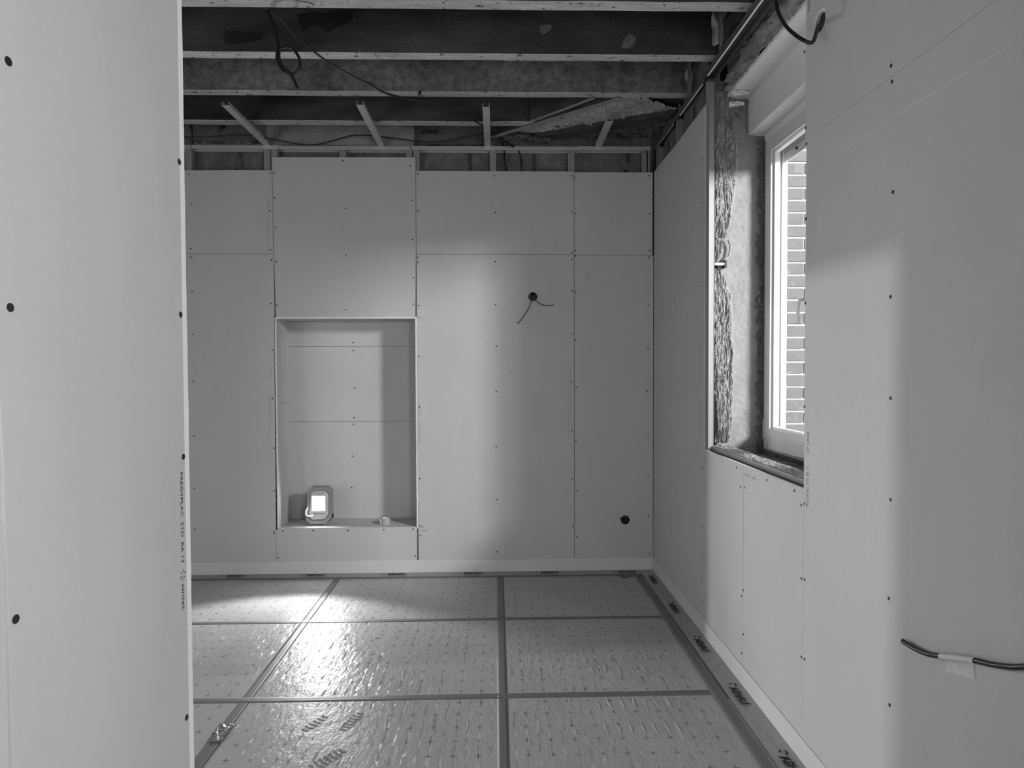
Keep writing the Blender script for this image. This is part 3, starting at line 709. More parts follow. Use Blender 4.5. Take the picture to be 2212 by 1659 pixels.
# stud beside the opening, its open side toward the window
bm = bmesh.new()
bx(bm, XR + .0135, XR + .0150, 3.6200, 3.6440, 1.09, 3.20); bx(bm, XR + .001, XR + .048, 3.6424, 3.6444, 1.09, 3.20)
bx(bm, XR + T + .0005, XR + .05, 3.6450, 3.6470, 1.09, 3.20)
obj('opening_stud', bm, 'galvanised_dull', wall_right)
def urail_y(y0, y1, z0, z1, m='shaded_steel'):
    bm = bmesh.new(); x0 = XR - .001; x1 = XR + .06; t = .0015
    bx(bm, x0, x0 + t, y0, y1, z0, z1); bx(bm, x0 + t, x1, y0, y1, z1 - t, z1); bx(bm, x1 - t, x1, y0, y1, z0, z1 - t)
    return obj('top_rail', bm, m, wall_right)
urail_y(1.0, 3.66, 3.222, 3.262); urail_y(3.662, 4.30, 3.214, 3.256); urail_y(4.302, 4.835, 3.214, 3.256)
# folded lip under the rail, painted pale for reflected window light
rpart('rail_lip', (XR - .003, XR + .003, 2.30, 3.605, 3.2155, 3.222), 'gypsum_core'); rpart('rail_lip', (XR - .002, XR + .004, 3.70, 4.16, 3.208, 3.214), 'gypsum_core'); rpart('rail_lip', (XR - .002, XR + .003, 4.30, 4.75, 3.208, 3.214), 'galvanised_steel')
for (a, b) in ((3.71, 4.235), (4.292, 4.77)):
    k = batt(a, b, 1.245, 2.90, 3.53, 'batt_foil_side', wall_right, side=True)
    text('foil_print', 'KNAUFINSULATION', 'X-', a + .22, 2.90, 1.226, .042, 'black_ink', k, ang=H, sx=.72, bold=.0008)
# sill profile
bm = bmesh.new()
bx(bm, XR + T, XR + .060, 2.46, 3.645, 1.058, 1.0605); bx(bm, XR + .001 + T, XR + .003 + T, 2.46, 3.645, 1.0605, 1.092); 
obj('sill_rail', bm, 'galvanised_dull', wall_right)
bm = bmesh.new()
def sf(u, v):
    y = 2.42 + u * 1.22; z = 1.064 + v * .050
    return (1.246 + .006 * nz(y * 5, 0, 0) + .003 * nz(y * 14, z * 20, 2), y, z + .006 * v * nz(y * 9, 4, 0) - (1 - v) * .004 * nz(y * 8, 7, 0))
grid(bm, 60, 6, sf); obj('foil_strip', bm, 'clear_film', wall_right)
rw = random.Random(11)
def wool_face(name, zt, zb, edge, seed, front=3.672, label=None):
    """vertical cut face of glass wool; edge(t) gives left and right limits"""
    bm = bmesh.new(); nv = max(12, int((zt - zb) * 420)); nu = 64
    def fn(u, v):
        z = zb + (zt - zb) * v; x0, x1 = edge(v)
        x0 += .004 * nz(z * 30, seed, 1) ; x1 += .006 * nz(z * 18, seed, 9) + .003 * nz(z * 60, seed, 2)
        x = x0 + (x1 - x0) * u; e = min(1, 7 * min(u, 1 - u))
        wx = x + .010 * nz(z * 6, seed, 5)
        wx += .006 * nz(z * 22, x * 30, seed + 1)
        d = .007 * nz(wx * 55, z * 5, seed) + .009 * nz(wx * 150, z * 16, seed + 3) + .008 * nz(wx * 330, z * 15, seed + 6) + .005 * nz(wx * 520, z * 50, seed + 5)
        ev = min(1, 14 * min(v, 1 - v) * (zt - zb))
        return (x + .003 * nz(wx * 80, z * 30, 3), front + (1 - e * ev) * .028 - d * e, z)
    grid(bm, nu, nv, fn)
    return obj(name, bm, 'mineral_wool', wall_right)
wool_face('wool_batt', 3.23, 2.325, lambda v: (1.248 - .004 * v, 1.345 + .075 * math.sin(min(1, v * 1.25) * math.pi * .75) - .02 * v), 2)
wool_face('wool_batt', 2.32, 2.185, lambda v: (1.240 + .02 * v, 1.300 + .040 * v), 5, 3.676)
wool_face('wool_batt', 2.150, 1.126, lambda v: (1.232 + .05 * (1 - v) ** 1.6, 1.356 + .035 * math.sin(v ** .7 * math.pi) ** .6 - .05 * max(0, v - .85) / .15), 9)
bm = bmesh.new(); tube(bm, smoothpath([(1.345, 3.675, 2.31), (1.358, 3.675, 2.27), (1.350, 3.675, 2.22), (1.322, 3.675, 2.19)]), .006, 8); obj('loose_wool_fold', bm, 'mineral_wool', wall_right)
# near-black sheet painted as the shade in the gaps behind the wool
rpart('cavity_shade', (XR + .05, 1.40, 3.712, 3.73, 1.0, 3.5), 'gap_shade')
# sill wool
bm = bmesh.new()
def sw(u, v):
    y = 2.42 + 1.25 * u; x = 1.248 + .105 * v + .006 * nz(y * 12, 1, 0) * (1 - abs(2 * v - 1))
    e = math.sin(math.pi * min(1, max(0, v))) ** .35
    return (x, y, 1.100 + .020 * e + .007 * nz(y * 7, x * 40, 3) + .005 * nz(y * 28, x * 120, 1) + .003 * nz(y * 90, x * 200, 6))
grid(bm, 260, 30, sw); obj('wool_batt', bm, 'mineral_wool_flat', wall_right)
# plastered reveal, ragged toward the window
bm = bmesh.new()
def rv(u, v):
    x = 1.290 + .280 * u; z = 1.02 + 2.14 * v
    k = max(0, min(1, (u - .79 - .13 * nz(z * 6, 2, 0) - .07 * nz(z * 22, 5, 0)) / .18))
    ub = max(0, (v - .80) / .2)
    d = .004 * nz(x * 12, z * 8, 1) + .002 * nz(x * 50, z * 40, 1) - k * (.006 + .040 * abs(nz(x * 25, z * 16, 4)) + .022 * nz(x * 60, z * 45, 8)) - ub * .02 * abs(nz(x * 20, z * 14, 6))
    return (x, 3.700 - d, z)
grid(bm, 34, 300, rv); obj('reveal_plaster', bm, 'masonry_plaster', wall_right)
bm = bmesh.new()
def sl(u, v):
    y = 2.42 + 1.27 * u; x = 1.345 + .225 * v
    return (x, y, 1.066 + .010 * nz(y * 9, x * 12, 1) + .012 * nz(y * 30, x * 30, 5))
grid(bm, 120, 22, sl); obj('sill_rubble', bm, 'rough_masonry', wall_right)
# lintel casing: two stepped soffits, smooth white render
bm = bmesh.new(); y0, y1 = 2.38, 3.698
ragged_edge = []
n = 70
prof = [(1.335, 3.13), (1.465, 3.126), (1.468, 2.922), (1.563, 2.918), (1.566, 2.880)]
rows = []
for i in range(n + 1):
    y = y0 + (y1 - y0) * i / n
    rr = []
    for k, (x, z) in enumerate(prof):
        if k == 0: x += .004 * nz(y * 22, 1, 0) + .003 * nz(y * 70, 2, 0); z += .002 * nz(y * 40, 0, 3)
        rr.append(bm.verts.new((x, y, z)))
    rr.insert(0, bm.verts.new((rr[0].co.x - .002, y, 3.146)))
    rows.append(rr)
for i in range(n):
    for k in range(len(prof)): bm.faces.new((rows[i][k], rows[i + 1][k], rows[i + 1][k + 1], rows[i][k + 1]))
bm.faces.new(rows[0]); 
bmesh.ops.recalc_face_normals(bm, faces=bm.faces)
obj('lintel_render', bm, 'white_render', wall_right)
rpart('lintel_fill', (1.470, 1.662, 2.40, 3.702, 2.93, 3.144), 'white_render')
rpart('masonry', (1.560, 1.665, 2.40, 3.705, 1.03, 1.0845)); rpart('masonry', (1.568, 1.680, 3.6935, 3.78, 1.0, 3.14))
for xx in (1.532, 1.546): rpart('casing_groove', (xx, xx + .003, 2.4, 3.69, 2.9165, 2.9195), 'window_plastic_shade')
# broken edge of old plaster and brick above the casing
bm = bmesh.new()
def br(u, v):
    y = 2.3 + 1.36 * u; z = 3.140 + .21 * v
    s = .012 * nz(y * 8, z * 12, 0) + .010 * nz(y * 30, z * 35, 4) + (.018 if nz(y * 3, z * 16, 9) > .05 else 0) + (.008 if nz(y * 9, z * 22, 2) > .1 else 0)
    return (1.338 - s, y, z)
grid(bm, 170, 36, br); obj('broken_plaster', bm, 'masonry_plaster', wall_right)
bm = bmesh.new()
def dw(u, v):
    y = 2.2 + 1.7 * u; x = 1.215 + .14 * v
    return (x, y, 3.40 + .02 * nz(y * 6, x * 9, 0) + .014 * nz(y * 22, x * 30, 4) + .05 * v - .08 * max(0, 1 - abs(u - .15) * 8))
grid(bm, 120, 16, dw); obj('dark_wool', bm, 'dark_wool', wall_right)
for (y, z) in ((3.58, 3.125), (3.645, 3.09)):
    bm = bmesh.new()
    grid(bm, 12, 8, lambda u, v, y=y, z=z: (1.335 + .09 * u + .004 * nz(u * 9, v * 4, y), y + .012 * nz(u * 4, v * 3, 2), z - .035 * v * (1 - .5 * u) + .006 * nz(u * 7, v * 5, z)))
    obj('plaster_flap', bm, 'white_render', wall_right)
# lining support pin
pin = empty('wall_tie', (1.245, 3.675, 2.167)); tag(pin, 'white plastic wall tie between the two wool pieces beside the window', 'wall tie')
bm = bmesh.new(); tube(bm, [(1.247, 3.665, 2.167), (1.252, 3.665, 2.167), (1.318, 3.665, 2.168), (1.321, 3.665, 2.168)], [.004, .0085, .0085, .006], 14); p_ = obj('tie_rod', bm, 'white_plastic', pin)
b_ = box('tie_plate', (1.318, 1.332, 3.655, 3.70, 2.147, 2.190), 'black_plastic', pin, bev=.001)

# foam strips with their printed film skirts, one along each wall
def foam_strip(along, label):
    e = empty('foam_edge_strip', (-1.0, YB - .005, 0) if along == 'X' else (XR - .005, 2.5, 0)); tag(e, label, 'foam strip')
    bm = bmesh.new(); n = 90; rows = []
    L0, L1 = (-3.45, XR - .009) if along == 'X' else (.2, YB - .001)
    for i in range(n + 1):
        t = L0 + (L1 - L0) * i / n; w = .0012 * nz(t * 6, 3, 0); top = .108 + .0015 * nz(t * 4, 9, 0)
        pr = [(0, .0), (-.009 + w, .001), (-.009 + w, top - .002), (-.007 + w, top), (0, top)]
        rows.append([bm.verts.new((t, YB + q, z) if along == 'X' else (XR + q, t, z)) for q, z in pr])
    for i in range(n):
        for k in range(4):
            f = bm.faces.new((rows[i][k], rows[i + 1][k], rows[i + 1][k + 1], rows[i][k + 1]))
    bm.faces.new(rows[0]); bm.faces.new(list(reversed(rows[-1])))
    bmesh.ops.recalc_face_normals(bm, faces=bm.faces)
    obj('foam_band', bm, 'foam', e)
    bm = bmesh.new()
    def fs(u, v):
        t = L0 + (L1 - L0) * u
        if along == 'X':
            y = 4.830 - .068 * v
            return (t, y, .004 + .010 * (1 - v) ** 2 + .003 * abs(nz(t * 14, v * 3, 2)) * (1 - v) + .0015 * nz(t * 40, v * 2, 5))
        x = 1.190 - .095 * v
        return (x, t, .005 + .014 * (1 - v) ** 2 + .012 * abs(nz(t * 9, v * 2, 3)) * (1 - abs(2 * v - 1)) + .004 * nz(t * 26 + v * 5, v * 4, 5) * (1 - abs(2 * v - 1)))
    grid(bm, 420, 10, fs)
    sk = obj('film_skirt', bm, 'clear_film', e)
    return e, sk
fb_, skb = foam_strip('X', 'pale foam edge strip along the foot of the back wall')
fr_, skr = foam_strip('Y', 'pale foam edge strip along the foot of the right wall, running toward the viewer')
def swoosh(bm, cx, cy, z, s, along):
    for a0, a1, r in ((.3, 2.6, 1.0), (3.5, 4.9, 1.0)):
        n = 10; prev = None
        for i in range(n + 1):
            a = a0 + (a1 - a0) * i / n; w = .09 + .20 * math.sin(math.pi * i / n)
            ring = []
            for rr in (r - w, r + w):
                p, q = rr * s * math.cos(a), rr * s * math.sin(a) * .8
                ring.append(bm.verts.new((cx + p, cy + q, z) if along == 'X' else (cx + q, cy - p, z)))
            if prev: bm.faces.new((prev[0], prev[1], ring[1], ring[0]))
            prev = ring
def skirt_print(parent, along, t):
    if along == 'X':
        o1 = text('p', 'REHAU', 'Z', t, 4.784, .0155, .040, 'black_ink', None, bold=.0022, sx=1.05)
        bm = bmesh.new(); swoosh(bm, t - .030, 4.80, .0160, .013, 'X')
    else:
        o1 = text('p', 'REHAU', 'Z', 1.122, t - .030, .0175, .050, 'black_ink', None, ang=-H, bold=.0024, sx=.95)
        bm = bmesh.new(); swoosh(bm, 1.150, t, .0170, .017, 'Y')
    if along == 'Y':
        for v in o1.data.vertices: v.co.x += .004 * math.sin(v.co.y * 160); v.co.y += .004 * math.sin(v.co.x * 210)
    o2 = obj('s', bm, 'black_ink')
    joinmesh('film_print', [o1, o2], 'black_ink', parent)
for px in (-2.04, -1.44, -.83, -.255, .33, .92): skirt_print(fb_, 'X', px)
for py in (4.70, 4.15, 3.60, 3.05, 2.50, 1.95, 1.40): skirt_print(fr_, 'Y', py)

# ------------------------------------------------------------------ window_1
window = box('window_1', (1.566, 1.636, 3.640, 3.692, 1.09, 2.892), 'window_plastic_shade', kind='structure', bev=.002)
def wb(name, b, m='window_plastic', parent=window, bev=.0015): return box(name, b, m, parent, bev=bev)
wb('frame_bar', (1.566, 1.636, 2.445, 2.497, 1.09, 2.892), 'window_plastic_shade')
wb('frame_bar', (1.566, 1.636, 2.497, 3.640, 2.845, 2.892), 'window_plastic_shade')
wb('frame_bar', (1.566, 1.636, 2.497, 3.640, 1.150, 1.190), 'window_plastic_shade')
wb('sill_profile', (1.571, 1.640, 2.46, 3.680, 1.085, 1.149), 'window_plastic_shade')
def sash(ya, yb, handle):
    # casement with a stepped profile: face, rebate, glazing bead
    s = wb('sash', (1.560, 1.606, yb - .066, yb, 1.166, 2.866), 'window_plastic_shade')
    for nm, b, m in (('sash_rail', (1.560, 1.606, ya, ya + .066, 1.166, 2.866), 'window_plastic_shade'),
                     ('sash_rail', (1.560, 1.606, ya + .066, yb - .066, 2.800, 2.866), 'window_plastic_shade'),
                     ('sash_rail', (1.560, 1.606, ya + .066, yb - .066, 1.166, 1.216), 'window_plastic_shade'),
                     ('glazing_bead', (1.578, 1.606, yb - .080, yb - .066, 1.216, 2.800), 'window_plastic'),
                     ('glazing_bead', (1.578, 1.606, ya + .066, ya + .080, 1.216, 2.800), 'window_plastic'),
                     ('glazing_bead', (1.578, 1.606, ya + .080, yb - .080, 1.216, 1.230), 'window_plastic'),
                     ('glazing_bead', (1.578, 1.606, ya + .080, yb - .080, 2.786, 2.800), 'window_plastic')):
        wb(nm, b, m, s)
    box('pane', (1.590, 1.592, ya + .078, yb - .078, 1.228, 2.788), 'window_glass', s)
    if handle:
        bm = bmesh.new(); bx(bm, 1.548, 1.560, ya + .040, ya + .074, 1.865, 1.940, bev=.004)
        tube(bm, smoothpath([(1.552, ya + .057, 1.902), (1.512, ya + .058, 1.902), (1.495, ya + .059, 1.892), (1.489, ya + .060, 1.86), (1.489, ya + .060, 1.785)]), .0085, 12)
        obj('handle', bm, 'white_plastic', s)
    return s
sash(3.055, 3.668, True); sash(2.468, 3.050, False)
wb('hinge_cover', (1.560, 1.575, 3.672, 3.694, 1.150, 1.268), 'window_plastic_shade', bev=.002)
for yy in (3.30, 2.76):
    bm = bmesh.new()
for y0_, y1_ in ((3.09, 3.626), (2.50, 3.02)):
    pass
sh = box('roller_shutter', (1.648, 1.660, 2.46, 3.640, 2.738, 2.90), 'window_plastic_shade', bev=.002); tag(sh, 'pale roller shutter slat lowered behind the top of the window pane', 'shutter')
for k in range(3): box('slat', (1.6465, 1.648, 2.46, 3.640, 2.790 + .03 * k, 2.7925 + .03 * k), 'ink', sh)
bm = bmesh.new(); disc(bm, (1.648, 3.47, 2.768), (-1, 0, 0), .008, .008, 12); obj('stop_bolt', bm, 'black_plastic', sh)
wb('shutter_guide', (1.640, 1.668, 3.624, 3.660, 1.10, 2.90), 'window_plastic'); wb('shutter_guide', (1.640, 1.668, 2.44, 2.476, 1.10, 2.90), 'window_plastic')

# outer brick leaf beside the window
wall_outside = box('wall_outside', (1.675, 2.06, 3.650, 4.4, .4, 3.6), 'lime_mortar', kind='structure')
rb = random.Random(5)
bme = None; base = None; k = 0; z = .46
while z < 3.5:
    off = 0 if k % 2 == 0 else -.10
    x = 1.677 + off
    while x < 2.05:
        x0 = max(x, 1.677); x1 = min(x + .198, 2.06)
        if x1 - x0 > .03:
            bm = bmesh.new(); bx(bm, x0 + .001, x1 - .004, 3.642 + rb.uniform(-.001, .0015), 3.66, z, z + .060 + rb.uniform(-.001, .001), bev=.002)
            obj('brick', bm, 'brick_face', wall_outside)
        x += .202
    z += .0716; k += 1
wo2 = box('wall_outside_near', (1.675, 1.78, -1.0, 2.43, .4, 3.6), 'lime_mortar', kind='structure')
box('trim_1', (1.64, 1.80, 2.40, 3.66, .98, 1.084), 'white_render', kind='structure')

# ------------------------------------------------------------------ left partition (near left of the photograph)
XP, YP = -.60, 1.232
wall_left = box('wall_left', (XP - .085, XP - T - .001, -2.0, YP - .002, -.08, 3.5), 'galvanised_dull', kind='structure')
def crack(z): return .790 + .006 * nz(z * 3, 2, 0) + .0025 * nz(z * 14, 1, 0)
ol = [(YP, 0), (YP, 3.5)]
ol = [(crack(0), 0)] + [(YP, 0), (YP - .0, 3.5)] + [(.66, 3.5)] + [(.66, 1.62)] + [(crack(z / 20) - max(0, (z / 20 - 1.2)) * .03, z / 20) for z in range(31, 0, -1)]
bm = bmesh.new(); slab(bm, 'X', ol, XP - T, XP)
pl = obj('plasterboard_panel', bm, 'plasterboard_paper', wall_left); screws(pl, [p for p in LEFT_SCREWS] + [(1.222, 2.3), (1.222, .9), (.80, 2.3), (.80, .9), (.80, .6)], 'X', XP, 1)
panel(wall_left, 'X', [(-2.0, 0), (.785, 0), (.785, 1.6), (.655, 1.61), (.655, 3.5), (-2.0, 3.5)], XP - .002, XP - T, [], 1)
# exposed white cut edge at the end of the partition
bm = bmesh.new(); n = 80; rows = []
for i in range(n + 1):
    z = 3.5 * i / n
    y1 = YP + .0205 + .0012 * nz(z * 14, 3, 0) + .001 * nz(z * 50, 5, 0); x = XP - .0005 + .0006 * nz(z * 30, 1, 1)
    rows.append([bm.verts.new(p) for p in ((x - .1, YP, z), (x - .0022, YP, z), (x - .0012, YP + .004, z), (x, y1 - .002, z), (x - .002, y1, z), (x - .1, y1, z))])
for i in range(n):
    for k in range(5): bm.faces.new((rows[i][k], rows[i][k + 1], rows[i + 1][k + 1], rows[i + 1][k]))
bmesh.ops.recalc_face_normals(bm, faces=bm.faces)
obj('end_board', bm, 'gypsum_core', wall_left, label='white cut gypsum edge of the end board')
# print reading downwards
L = .262
objs = [text('p', 'PREGYPLAC  STD  BA 13', 'X+', 0, 0, 0, .022, 'ink', None), text('p', 'siniat', 'X+', 0, 0, 0, .024, 'ink', None)]
for o, z0, ln, y_ in ((objs[0], 1.374, L * .655, 1.2095), (objs[1], 1.374 - L * .81, L * .19, 1.2095)):
    xsn = [v.co.y for v in o.data.vertices]; w = max(xsn) - min(xsn); m0 = min(xsn)
    for v in o.data.vertices:
        a = (v.co.y - m0) * ln / w; h = v.co.z
        v.co = (XP + .0004, 1.2125 + h * .62 , z0 - a)
    o.data.flip_normals() if False else None
bm = bmesh.new(); logo_star(bm, 'X', 1.2165, 1.374 - L * .745, XP, .013, 1); objs.append(obj('s', bm, 'ink'))
joinmesh('board_print', objs, 'ink', pl)

# far left wall of the room; unseen doorway cut to shape the hall light
wl2 = box('wall_left_far', (-3.5, -3.4, 2.98, 5.16, -.08, 3.5), 'hall_plaster', kind='structure')
box('wall_piece', (-3.5, -3.4, -2.0, 2.02, -.08, 3.5), 'hall_plaster', wl2); box('wall_piece', (-3.5, -3.4, 2.02, 2.98, 2.00, 3.5), 'hall_plaster', wl2)
# wall behind the camera
box('wall_front', (-3.5, 1.4, -2.1, -2.0, -.08, 3.5), 'hall_plaster', kind='structure')

# ------------------------------------------------------------------ ceiling
ZJ = 3.29; ZD = 3.535
ceiling = box('ceiling', (-3.5, 1.66, -2.0, 5.2, ZD + .024, ZD + .06), 'deck_wood', kind='structure')
x = -3.45; rp = random.Random(8)
while x < 1.34:
    w = .0775 + rp.uniform(-.002, .002)
    for (ya, yb) in ((-2.0, 2.2), (2.203, 5.15)):
        if ya > 0 or x > -.7:
            bm = bmesh.new(); bx(bm, x + .0015, x + w - .0015, ya, yb, ZD + rp.uniform(-.001, .002), ZD + .022)
            obj('deck_plank', bm, 'deck_wood', ceiling)
    x += w
def joist(x0, x1, y0, y1, m, seed, z=ZJ, h=None):
    h = (ZD - z) if h is None else h
    bm = bmesh.new(); n = max(20, int((x1 - x0) * 26)); rows = []
    for i in range(n + 1):
        t = i / n; x = x0 + (x1 - x0) * t
        w0 = .0025 * nz(x * 3, seed, 0) + .001 * nz(x * 20, seed, 1); w1 = .0025 * nz(x * 3, seed, 5) + .001 * nz(x * 20, seed, 6); zz = z + .0025 * nz(x * 2.4, seed, 8)
        rows.append([bm.verts.new(p) for p in ((x, y0 + w0, z + h), (x, y0 + w0, zz + .003), (x, y0 + w0 + .003, zz), (x, y1 + w1 - .003, zz), (x, y1 + w1, zz + .003), (x, y1 + w1, z + h))])
    for i in range(n):
        for k in range(6):
            f = bm.faces.new((rows[i][k], rows[i][(k + 1) % 6], rows[i + 1][(k + 1) % 6], rows[i + 1][k]))
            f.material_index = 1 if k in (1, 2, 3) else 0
    bm.faces.new(rows[0]); bm.faces.new(list(reversed(rows[-1])))
    bmesh.ops.recalc_face_normals(bm, faces=bm.faces)
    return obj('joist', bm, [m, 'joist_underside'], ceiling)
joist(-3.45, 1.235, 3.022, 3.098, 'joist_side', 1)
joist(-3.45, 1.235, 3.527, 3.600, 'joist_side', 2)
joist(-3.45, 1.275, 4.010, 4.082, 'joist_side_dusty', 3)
# old stains and lime splashes on the side of the second joist
def blot(name, pts, m, y):
    bm = bmesh.new(); P = smoothpath([(a, y, b) for a, b in pts] + [(pts[0][0], y, pts[0][1])], 4)[:-1]
    P = [p + Vector((.004 * nz(p.x * 40, p.z * 40, 1), 0, .004 * nz(p.x * 40, p.z * 40, 5))) for p in P]
    f = [bm.verts.new(p) for p in P]; b = [bm.verts.new(p + Vector((0, .003, 0))) for p in P]
    bm.faces.new(f)
    for i in range(len(f)): bm.faces.new((f[i], b[i], b[(i + 1) % len(f)], f[(i + 1) % len(f)]))
    bmesh.ops.recalc_face_normals(bm, faces=bm.faces)
    return obj(name, bm, m, ceiling)
mat('tar_stain', 0.018, 0.9, 0.15, noises=((20, .4, I3),))
mat('lime_splash', 0.13, 0.95, 0.1, noises=((40, .9, I3),))
blot('tar_stain', [(-1.075, 3.49), (-1.0, 3.505), (-.92, 3.50), (-.80, 3.515), (-.775, 3.49), (-.80, 3.45), (-.86, 3.425), (-.905, 3.40), (-.96, 3.43), (-1.0, 3.43), (-1.04, 3.40), (-1.06, 3.44)], 'tar_stain', 3.5225)
blot('tar_stain', [(-1.46, 3.40), (-1.32, 3.395), (-1.26, 3.38), (-1.31, 3.345), (-1.46, 3.335)], 'tar_stain', 3.5225)
blot('lime_splash', [(.24, 3.445), (.30, 3.45), (.31, 3.43), (.27, 3.40), (.245, 3.42)], 'lime_splash', 3.5225)
blot('lime_splash', [(.70, 3.36), (.73, 3.40), (.77, 3.385), (.76, 3.34), (.70, 3.325)], 'lime_splash', 3.5225)
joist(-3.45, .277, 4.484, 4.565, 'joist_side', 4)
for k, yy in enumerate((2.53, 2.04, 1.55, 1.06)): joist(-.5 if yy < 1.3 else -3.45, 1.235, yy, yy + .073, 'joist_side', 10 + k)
# diagonal trimmers
def diag(name, p, q, w, z0, z1, mats):
    p = Vector((p[0], p[1], 0)); q = Vector((q[0], q[1], 0)); t = (q - p).normalized(); s = Vector((-t.y, t.x, 0)) * (w / 2)
    bm = bmesh.new(); n = 24; rows = []
    for i in range(n + 1):
        c = p.lerp(q, i / n); j = .002 * nz(i * .4, w * 50, 0)
        rows.append([bm.verts.new((c.x + a.x, c.y + a.y, z + j)) for a, z in ((s, z1), (s, z0), (-s, z0), (-s, z1))])
    for i in range(n):
        for k in range(4):
            f = bm.faces.new((rows[i][k], rows[i][(k + 1) % 4], rows[i + 1][(k + 1) % 4], rows[i + 1][k])); f.material_index = 1 if k == 1 else 0
    bm.faces.new(rows[0]); bm.faces.new(list(reversed(rows[-1]))); bmesh.ops.recalc_face_normals(bm, faces=bm.faces)
    return obj(name, bm, mats, ceiling)
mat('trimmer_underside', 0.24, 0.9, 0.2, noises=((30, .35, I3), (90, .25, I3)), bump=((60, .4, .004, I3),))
mat('dark_timber', 0.055, 0.9, 0.15, noises=((12, .4, (1, 1, 1)), (50, .3, I3)), bump=((30, .5, .01, I3),))
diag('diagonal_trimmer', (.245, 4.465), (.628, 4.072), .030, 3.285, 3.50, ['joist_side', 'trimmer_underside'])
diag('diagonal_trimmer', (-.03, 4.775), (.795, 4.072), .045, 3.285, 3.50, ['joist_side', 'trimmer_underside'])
diag('short_block', (.42, 4.37), (.46, 4.42), .02, 3.29, 3.36, ['dark_timber', 'dark_timber'])
diag('dark_beam', (.30, 4.83), (1.24, 4.36), .085, 3.292, 3.50, ['dark_timber', 'dark_timber'])
# old concrete hearth slab with the marks of its formwork boards
bm = bmesh.new()
def hs(u, v):
    # u runs along the trimmer (from the back wall to the second joist), v away from it
    a = Vector((.09, 4.745)).lerp(Vector((.86, 4.085)), u); b = Vector((.42, 4.83)).lerp(Vector((1.25, 4.33)), u)
    p = a.lerp(b, v)
    q = u * 4.2 + .35 * v; fr_ = abs(q - round(q))
    fin = .016 * max(0, 1 - fr_ / .035) * (.4 + abs(nz(p.x * 30, p.y * 30, 3)) * 2)
    rough = .006 * nz(p.x * 12, p.y * 12, 1) + .006 * nz(p.x * 60, p.y * 60, 2) + .004 * nz(p.x * 140, p.y * 140, 2)
    lump = .03 * max(0, nz(p.x * 40, p.y * 40, 6)) * (max(0, 1 - v * 9) + max(0, 1 - (1 - u) * 12))
    return (p.x, p.y, 3.325 - fin - rough - lump)
grid(bm, 170, 80, hs); sb = obj('hearth_slab', bm, 'old_concrete', ceiling)
bm = bmesh.new()
grid(bm, 90, 60, lambda u, v: (.40 + .95 * u, 4.40 + .48 * v + (1 - u) * .25 * (1 - v), 3.335 + .03 * nz(u * 9, v * 6, 1) + .02 * nz(u * 30, v * 20, 3)))
obj('rubble_soffit', bm, 'rubble', ceiling)
bm = bmesh.new()
grid(bm, 30, 30, lambda u, v: (1.0 + .33 * u, 4.06 + .36 * v, 3.35 + .012 * nz(u * 6, v * 6, 1))); obj('dark_soffit', bm, 'dark_timber', ceiling)
# torn wool hanging below the hearth corner
for k, (a, b, z) in enumerate(((.06, 4.80, 3.275), (.15, 4.79, 3.28), (.24, 4.81, 3.268), (.33, 4.80, 3.262), (-.02, 4.80, 3.28))):
    bm = bmesh.new(); grid(bm, 14, 12, lambda u, v, a=a, b=b, z=z, k=k: (a + .10 * u + .02 * nz(v * 3, k, 1), b - .04 * math.sin(v * 3) + .02 * nz(u * 5, v * 5, k), z + .03 * v + .02 * nz(u * 6 + k, v * 6, 2)))
    obj('torn_facing', bm, 'dark_wool', ceiling)
box('thin_lath', (.82, 1.23, 3.605, 3.625, 3.335, 3.352), 'joist_underside', ceiling)
# foil flaps at the joist ends
for k, (a, b, w, z) in enumerate(((3.36, 1.14, .07, 3.27), (3.42, 1.20, .06, 3.27), (3.90, 1.16, .05, 3.24), (3.95, 1.20, .06, 3.25))):
    bm = bmesh.new(); grid(bm, 10, 16, lambda u, v, a=a, b=b, w=w, z=z, k=k: (b + w * u + .01 * nz(v * 4, k, 1), a + .03 * nz(u * 3, v * 3, k) + .03 * u, z + .23 * v))
    obj('foil_flap', bm, 'batt_foil_pale', ceiling)
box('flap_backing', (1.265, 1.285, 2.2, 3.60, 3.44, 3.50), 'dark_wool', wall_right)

# ------------------------------------------------------------------ work light
lamp = empty('work_light', (-1.378, 4.95, NZ0)); tag(lamp, 'lit battery work light standing in the wall alcove', 'work light')
OCT = [(-1.429, .660), (-1.306, .660), (-1.279, .630), (-1.281, .424), (-1.325, .375), (-1.448, .372), (-1.478, .406), (-1.459, .630)]
cx, cz = -1.375, .52
def octo(s, y0, y1, hole=None, zoff=0):
    bm = bmesh.new(); ol = [(cx + (a - cx) * s, cz + (b - cz) * s + zoff) for a, b in OCT]
    hs_ = [[(cx + (a - cx) * hole, cz + (b - cz) * hole + zoff) for a, b in OCT]] if hole else []
    slab(bm, 'Y', ol, y0, y1, hs_); return bm
bm = octo(1.0, 4.905, 4.975, .80)
bmesh.ops.bevel(bm, geom=[e for e in bm.edges if len(e.link_faces) == 2 and e.calc_face_angle(0) > 1.0], offset=.005, segments=2, affect='EDGES')
obj('bumper_frame', bm, 'grey_rubber', lamp)
bm = octo(.83, 4.925, 5.0); obj('housing', bm, 'lamp_grey', lamp)
bm = octo(.76, 4.915, 4.925); fp = obj('front_plate', bm, 'lamp_face', lamp)
bm = bmesh.new(); slab(bm, 'Y', rect(-1.434, -1.322, .470, .596), 4.908, 4.915, [rect(-1.428, -1.328, .476, .590)]); obj('reflector_rim', bm, 'lamp_face', fp)
